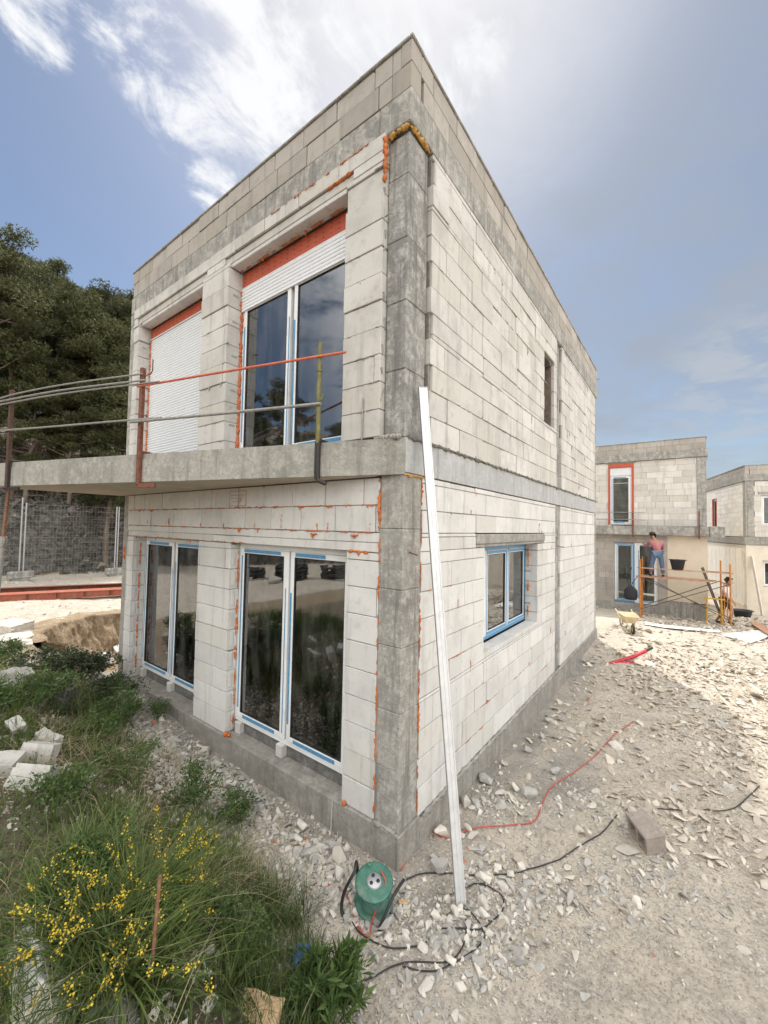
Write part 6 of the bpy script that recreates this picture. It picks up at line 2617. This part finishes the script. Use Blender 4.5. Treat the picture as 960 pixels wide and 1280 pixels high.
# long blades of the plant
rs = np.random.default_rng(78)
parts = []
for (px, py, n, h0, h1, w, bd_) in [(170, 1150, 300, .25, .55, .010, .65), (230, 1120, 150, .22, .46, .008, .65), (110, 1185, 240, .22, .45, .012, .9), (60, 1150, 140, .18, .36, .010, .8), (190, 1215, 130, .2, .40, .010, .8), (150, 1235, 150, .22, .42, .013, 1.0), (280, 1100, 100, .16, .36, .007, .7), (100, 1090, 200, .2, .40, .008, .7)]:
    c = gp(px, py)
    n = int(n * 1.6)
    w = w * .8
    a = rs.uniform(0, 2 * PI, n)
    r = np.abs(rs.normal(0, .13, n))
    x, y = c.x + np.cos(a) * r, c.y + np.sin(a) * r
    parts.append(blades(x, y, rs.uniform(h0, h1, n), w * rs.uniform(.5, 1.3, n), np.abs(rs.normal(bd_, .3, n)), a + rs.normal(0, .6, n), int(px), 5))
V, F = merge(parts)
V = V - np.array(fb[:])
np_mesh('leaf_blades', V, F, M['grass'], e)

# rusty stake, blue tag, thin pale stick, white sack, wood, dark foil
a, b = gp(188, 1238), gp(199, 1098, .0)
sb = gp(186, 1240)
d_ = ray(200, 1095)
# top of the stake: the point of that sight line straight above the foot
tt = ((sb - Vector(CAM)).dot(Vector((d_[0], d_[1], 0))) / (d_[0] ** 2 + d_[1] ** 2))
stp = Vector(CAM + d_ * tt * .985)
m = MB()
m.tube([sb - Vector((0, 0, .1)), sb.lerp(stp, .5) + Vector((.004, 0, 0)), stp], .0085, 8)
tag(m.build('rusty_stake', M['rust_light']), 'rusty steel stake standing upright among the yellow flowers', 'stake')
m = MB()
p = sb
m.tube(smooth_path([p + Vector((-.02, .0, .02)), p + Vector((-.03, .01, .10)), p + Vector((-.015, .02, .17)), p + Vector((.0, .02, .22))], 5), .006, 6)
m.lathe([(0, -.012), (.018, -.004), (.018, .004), (0, .012)], 10, Matrix.Translation(p + Vector((.01, -.01, .015))))
tag(m.build('white_hose', M['cord_grey']), 'short pale hose end at the foot of the rusty stake', 'hose')
p0_, p1_ = gp(208, 1228, .06), gp(268, 1180, .14)
m = MB()
m.tube([p0_, p0_.lerp(p1_, .5) + Vector((0, 0, .01)), p1_], [.006, .005, .003], 6)
tag(m.build('pale_stick', M['straw']), 'thin pale dry stick lying right of the rusty stake', 'stick')


def crumple(name, pxs, mat, label, cat, h=.08, seed=0, res=26, amp=.05):
    """a crumpled sheet lying over the ground inside the outline of the pixels"""
    P = [gp(*q) for q in pxs]
    poly = np.array([(p.x, p.y) for p in P])
    x = np.linspace(poly[:, 0].min(), poly[:, 0].max(), res)
    y = np.linspace(poly[:, 1].min(), poly[:, 1].max(), res)
    X, Y = np.meshgrid(x, y)
    d = poly_inside_dist(X, Y, poly)
    sz = max(np.ptp(x), np.ptp(y))
    Z = terrain(X, Y) + .012 + h * sstep(-.02, sz * .22, d) + amp * np.abs(fbm(X, Y, 9 / max(sz, .3), 3, seed)) + .35 * amp * fbm(X, Y, 30, 2, seed + 4)
    V = np.stack([X.ravel(), Y.ravel(), Z.ravel()], 1)
    i = (np.arange(res - 1)[:, None] * res + np.arange(res - 1)).ravel()
    F = np.stack([i, i + 1, i + res + 1, i + res], 1)
    keep = (d.ravel()[F] > -.015).all(1)
    o = np_mesh(name, V, F[keep], mat, None, True)
    s = o.modifiers.new('thick', 'SOLIDIFY')
    s.thickness = .006
    return tag(o, label, cat)


crumple('white_sack', [(12, 1180), (40, 1152), (60, 1160), (80, 1215), (92, 1275), (88, 1300), (20, 1300), (12, 1230)], M['whiteboard'], 'crumpled white plastic sack under the yellow flowers at the bottom left', 'sack', .10, 3)
crumple('grey_board', [(100, 1262), (130, 1228), (165, 1240), (170, 1300), (110, 1300)], M['concrete_light'], 'grey flat board under the grass at the bottom left of the stake', 'board', .03, 5, 22, .01)
crumple('foil_sheet', [(62, 875), (100, 862), (128, 868), (104, 893), (70, 895)], M['blackbag'], 'crumpled black foil sheet in front of the dark shrub', 'foil', .12, 8, 24, .12)
crumple('foil_sheet', [(25, 842), (45, 838), (52, 848), (35, 856)], M['blackbag'], 'small dark foil scrap by the rock slabs at the left edge', 'foil', .06, 9, 16, .06)
p = gp(374, 1206)
crumple('blue_bag', [(362, 1200), (375, 1185), (388, 1190), (384, 1212), (368, 1216)], M['bluebag'], 'small crumpled blue plastic bag in the grass above the leafy weed', 'bag', .06, 10, 18, .05)
m = MB()
p = gp(219, 1110, .12)
m.tube([p, p + Vector((.005, .01, .06))], .006, 6)
tag(m.build('blue_tag', M['bluebag']), 'small blue plastic strip sticking up behind the rusty stake', 'plastic strip')
p = gp(325, 1272)
rough_block('wood_chunk', p + Vector((0, 0, .03)), .22, .13, .07, (.2, -.1, .5), M['wood'], 'broken light brown wood chunk at the bottom edge', 'wood', None, 60, .15)
p = gp(300, 1265)
for i, (px, py, r) in enumerate([(148, 987, .022), (278, 1072, .018), (255, 1225, .05), (262, 1262, .06), (240, 1230, .03)]):
    o = stone_object('pale_stone', gp(px, py), r, False, M['rock'], 500 + i)
    tag(o, 'small whitish stone lying in the grass', 'stone', 'whitish stones in the grass')


# ------------------------------------------------------------------ trees
def pine_parts(seed, H=11.0, low=.22):
    rs = np.random.default_rng(seed)
    rr = random.Random(seed)
    trunk = MB()
    pts = [Vector((rr.gauss(0, .12) * k, rr.gauss(0, .12) * k, H * .92 * k / 6)) for k in range(7)]
    trunk.tube(smooth_path(pts, 3), [.17 * (1 - .85 * i / 18) for i in range(19)], 8)
    limbs = MB()
    Vs, Fs, b = [], [], 0
    cl = []
    for k in range(26):        # bare dead limbs below the crown
        z = H * rr.uniform(.05, low + .12)
        i = min(5, int(z / H / .92 * 6))
        c = pts[i].lerp(pts[i + 1], min(1, max(0, z / H / .92 * 6 - i)))
        a = rr.uniform(0, 6.28)
        R = rr.uniform(.6, 1.9)
        tip = c + Vector((math.cos(a) * R, math.sin(a) * R, rr.uniform(-.3, .5)))
        limbs.tube([c, c.lerp(tip, .5) + Vector((0, 0, .1)), tip], [.03, .018, .006], 4, False)
        for _ in range(3):
            q = c.lerp(tip, rr.uniform(.3, .9))
            limbs.tube([q, q + Vector((rr.gauss(0, .3), rr.gauss(0, .3), rr.gauss(0, .25)))], [.011, .004], 3, False)
    for k in range(46):
        t = low + (1 - low) * (k / 45) ** .9
        z = H * t * .97
        i = min(5, int(t * .92 * 6))
        c = pts[i].lerp(pts[i + 1], min(1, t * 6 - i))
        c = Vector((c.x, c.y, z))
        a = k * 2.4 + rr.uniform(-.5, .5)
        R = (.30 + 2.4 * math.sin(PI * min(1, (1 - t) * .95 + .06)) ** .7) * rr.uniform(.35, 1.2) * H / 11
        tip = c + Vector((math.cos(a) * R, math.sin(a) * R, R * rr.uniform(-.05, .5)))
        limbs.tube([c, c.lerp(tip, .5) + Vector((0, 0, -.06 * R)), tip], [.05, .03, .012], 5, False)
        for f in (1.0, rr.uniform(.55, .8)):
            cl.append((c.lerp(tip, f), rr.uniform(.35, .80) * (.7 + .3 * f)))
    for (p, r) in cl:
        n = int(290 * r)
        q = rs.normal(size=(n, 3))
        q /= np.linalg.norm(q, axis=1)[:, None]
        q *= (rs.random(n) ** .45)[:, None] * r * np.array([1.05, 1.05, .55])
        P = q + np.array(p[:])
        # each tuft: three crossed slim blades
        for _ in range(3):
            d = rs.normal(size=(n, 3)) + q * .8 + np.array([0, 0, .25])
            d /= np.linalg.norm(d, axis=1)[:, None]
            s = np.cross(d, rs.normal(size=(n, 3)))
            s /= np.linalg.norm(s, axis=1)[:, None]
            L_ = rs.uniform(.09, .20, n)[:, None]
            w = rs.uniform(.014, .030, n)[:, None]
            Vs.append(np.stack([P - s * w, P + s * w, P + d * L_], 1).reshape(-1, 3))
            Fs.append(np.arange(n * 3).reshape(n, 3) + b)
            b += n * 3
    return trunk, limbs, np.concatenate(Vs), np.concatenate(Fs)


def make_pine(seed, H, low, mat):
    e = empty('pine_tree', (0, 0, 0))
    t, l, V, F = pine_parts(seed, H, low)
    tr = t.build('trunk', M['bark'], e)
    l.build('limbs', M['bark'], tr)
    np_mesh('crown', V, F, M[mat], e)
    return e


protos = [make_pine(1, 11, .30, 'pine'), make_pine(2, 11.5, .26, 'pine_dark'), make_pine(3, 10, .34, 'pine')]
spots = []   # photo pixel column, depth, top pixel row
for (px, dep, topy, k) in [(-30, 19.5, 250, 0), (12, 21, 290, 1), (-10, 26, 270, 2), (44, 23.5, 318, 0), (72, 22.5, 352, 1), (62, 28, 325, 2), (98, 26, 336, 0), (118, 23, 352, 2), (140, 27, 338, 1), (160, 25, 345, 0), (128, 31, 345, 1), (185, 28, 360, 2),
                           (25, 32, 300, 2), (88, 33, 345, 1), (-60, 23, 250, 1), (30, 20.5, 420, 2), (85, 21.5, 440, 0), (135, 22.0, 450, 1), (165, 21.8, 440, 2)]:
    r = CR.T @ np.array([(px - 480) / FPX * dep, 0, dep])
    x, y = CAM[0] + r[0], CAM[1] + r[1]
    zt = CAM[2] + (CR.T @ np.array([(px - 480) / FPX, (topy - 640) / FPX, 1.0]))[2] * dep
    spots.append((x, y, zt, k, 'pine'))
pn = ['tall dark pine at the far left edge of the wood', 'dense pine standing on the slope above the site fence', 'pine of the wooded slope left of the house']
used = [False] * 3
for i, (x, y, zt, k, _) in enumerate(spots):
    src = protos[k]
    o = src if not used[k] else copy_tree(src)
    used[k] = True
    z = gz(x, y) - .2
    s = max(.35, (zt - 1.3 - z) / [11, 11.5, 10][k])
    o.location = (x, y, z)
    o.rotation_euler = (0, 0, i * 1.7)
    o.scale = (max(s, .7) * .95, max(s, .7) * .95, s)
    tag(o, 'dark green pine among the dense wood on the slope left of the house', 'tree', 'pines of the wood on the slope')
for i, (x, y, h) in enumerate([(-19.5, -13.5, 9), (-17, -17, 8), (-22, -11, 10), (-13.5, -20, 7), (-9, -22, 8), (-24, -7.5, 10), (-26.5, -5, 11)]):
    k = i % 3
    o = copy_tree(protos[k])
    s = h / [11, 11.5, 10][k]
    o.location = (x, y, gz(x, y) - .2)
    o.scale = (s * 1.05, s * 1.05, s)
    o.rotation_euler = (0, 0, i * 2.1)
    tag(o, 'pine behind the camera, mirrored in the panes of the house', 'tree', 'pines mirrored in the panes')
# scrub on the cutting and under the trees
rs = np.random.default_rng(5)
n = 26000
x = rs.uniform(-36, -22.6, n)
y = rs.uniform(-8, 17, n)
zz, md_, pt_, q_, e_ = terrain_parts(x, y)
k = (rs.random(n) < np.clip(.15 + .35 * sstep(1.5, 4, q_) + 1.2 * fbm(x, y, .5, 3, 70), 0, 1)) & (q_ > .8)
x, y = x[k], y[k]
P = np.stack([x, y, terrain(x, y) + np.abs(rs.normal(0, .45, len(x))) * sstep(.8, 3, q_[k]) + .05], 1)
V, F = leaves_on(P, .30, 6, None, .05, .35)
tag(np_mesh('undergrowth', V, F, M['scrub']), kind='stuff')
k = rs.random(len(x)) < .3
V, F = blades(x[k], y[k], rs.uniform(.5, 1.8, k.sum()), np.full(k.sum(), .03), np.abs(rs.normal(.6, .4, k.sum())), rs.uniform(0, 6.28, k.sum()), 8, 3)
tag(np_mesh('dry_twigs', V, F, M['twig']), kind='stuff')
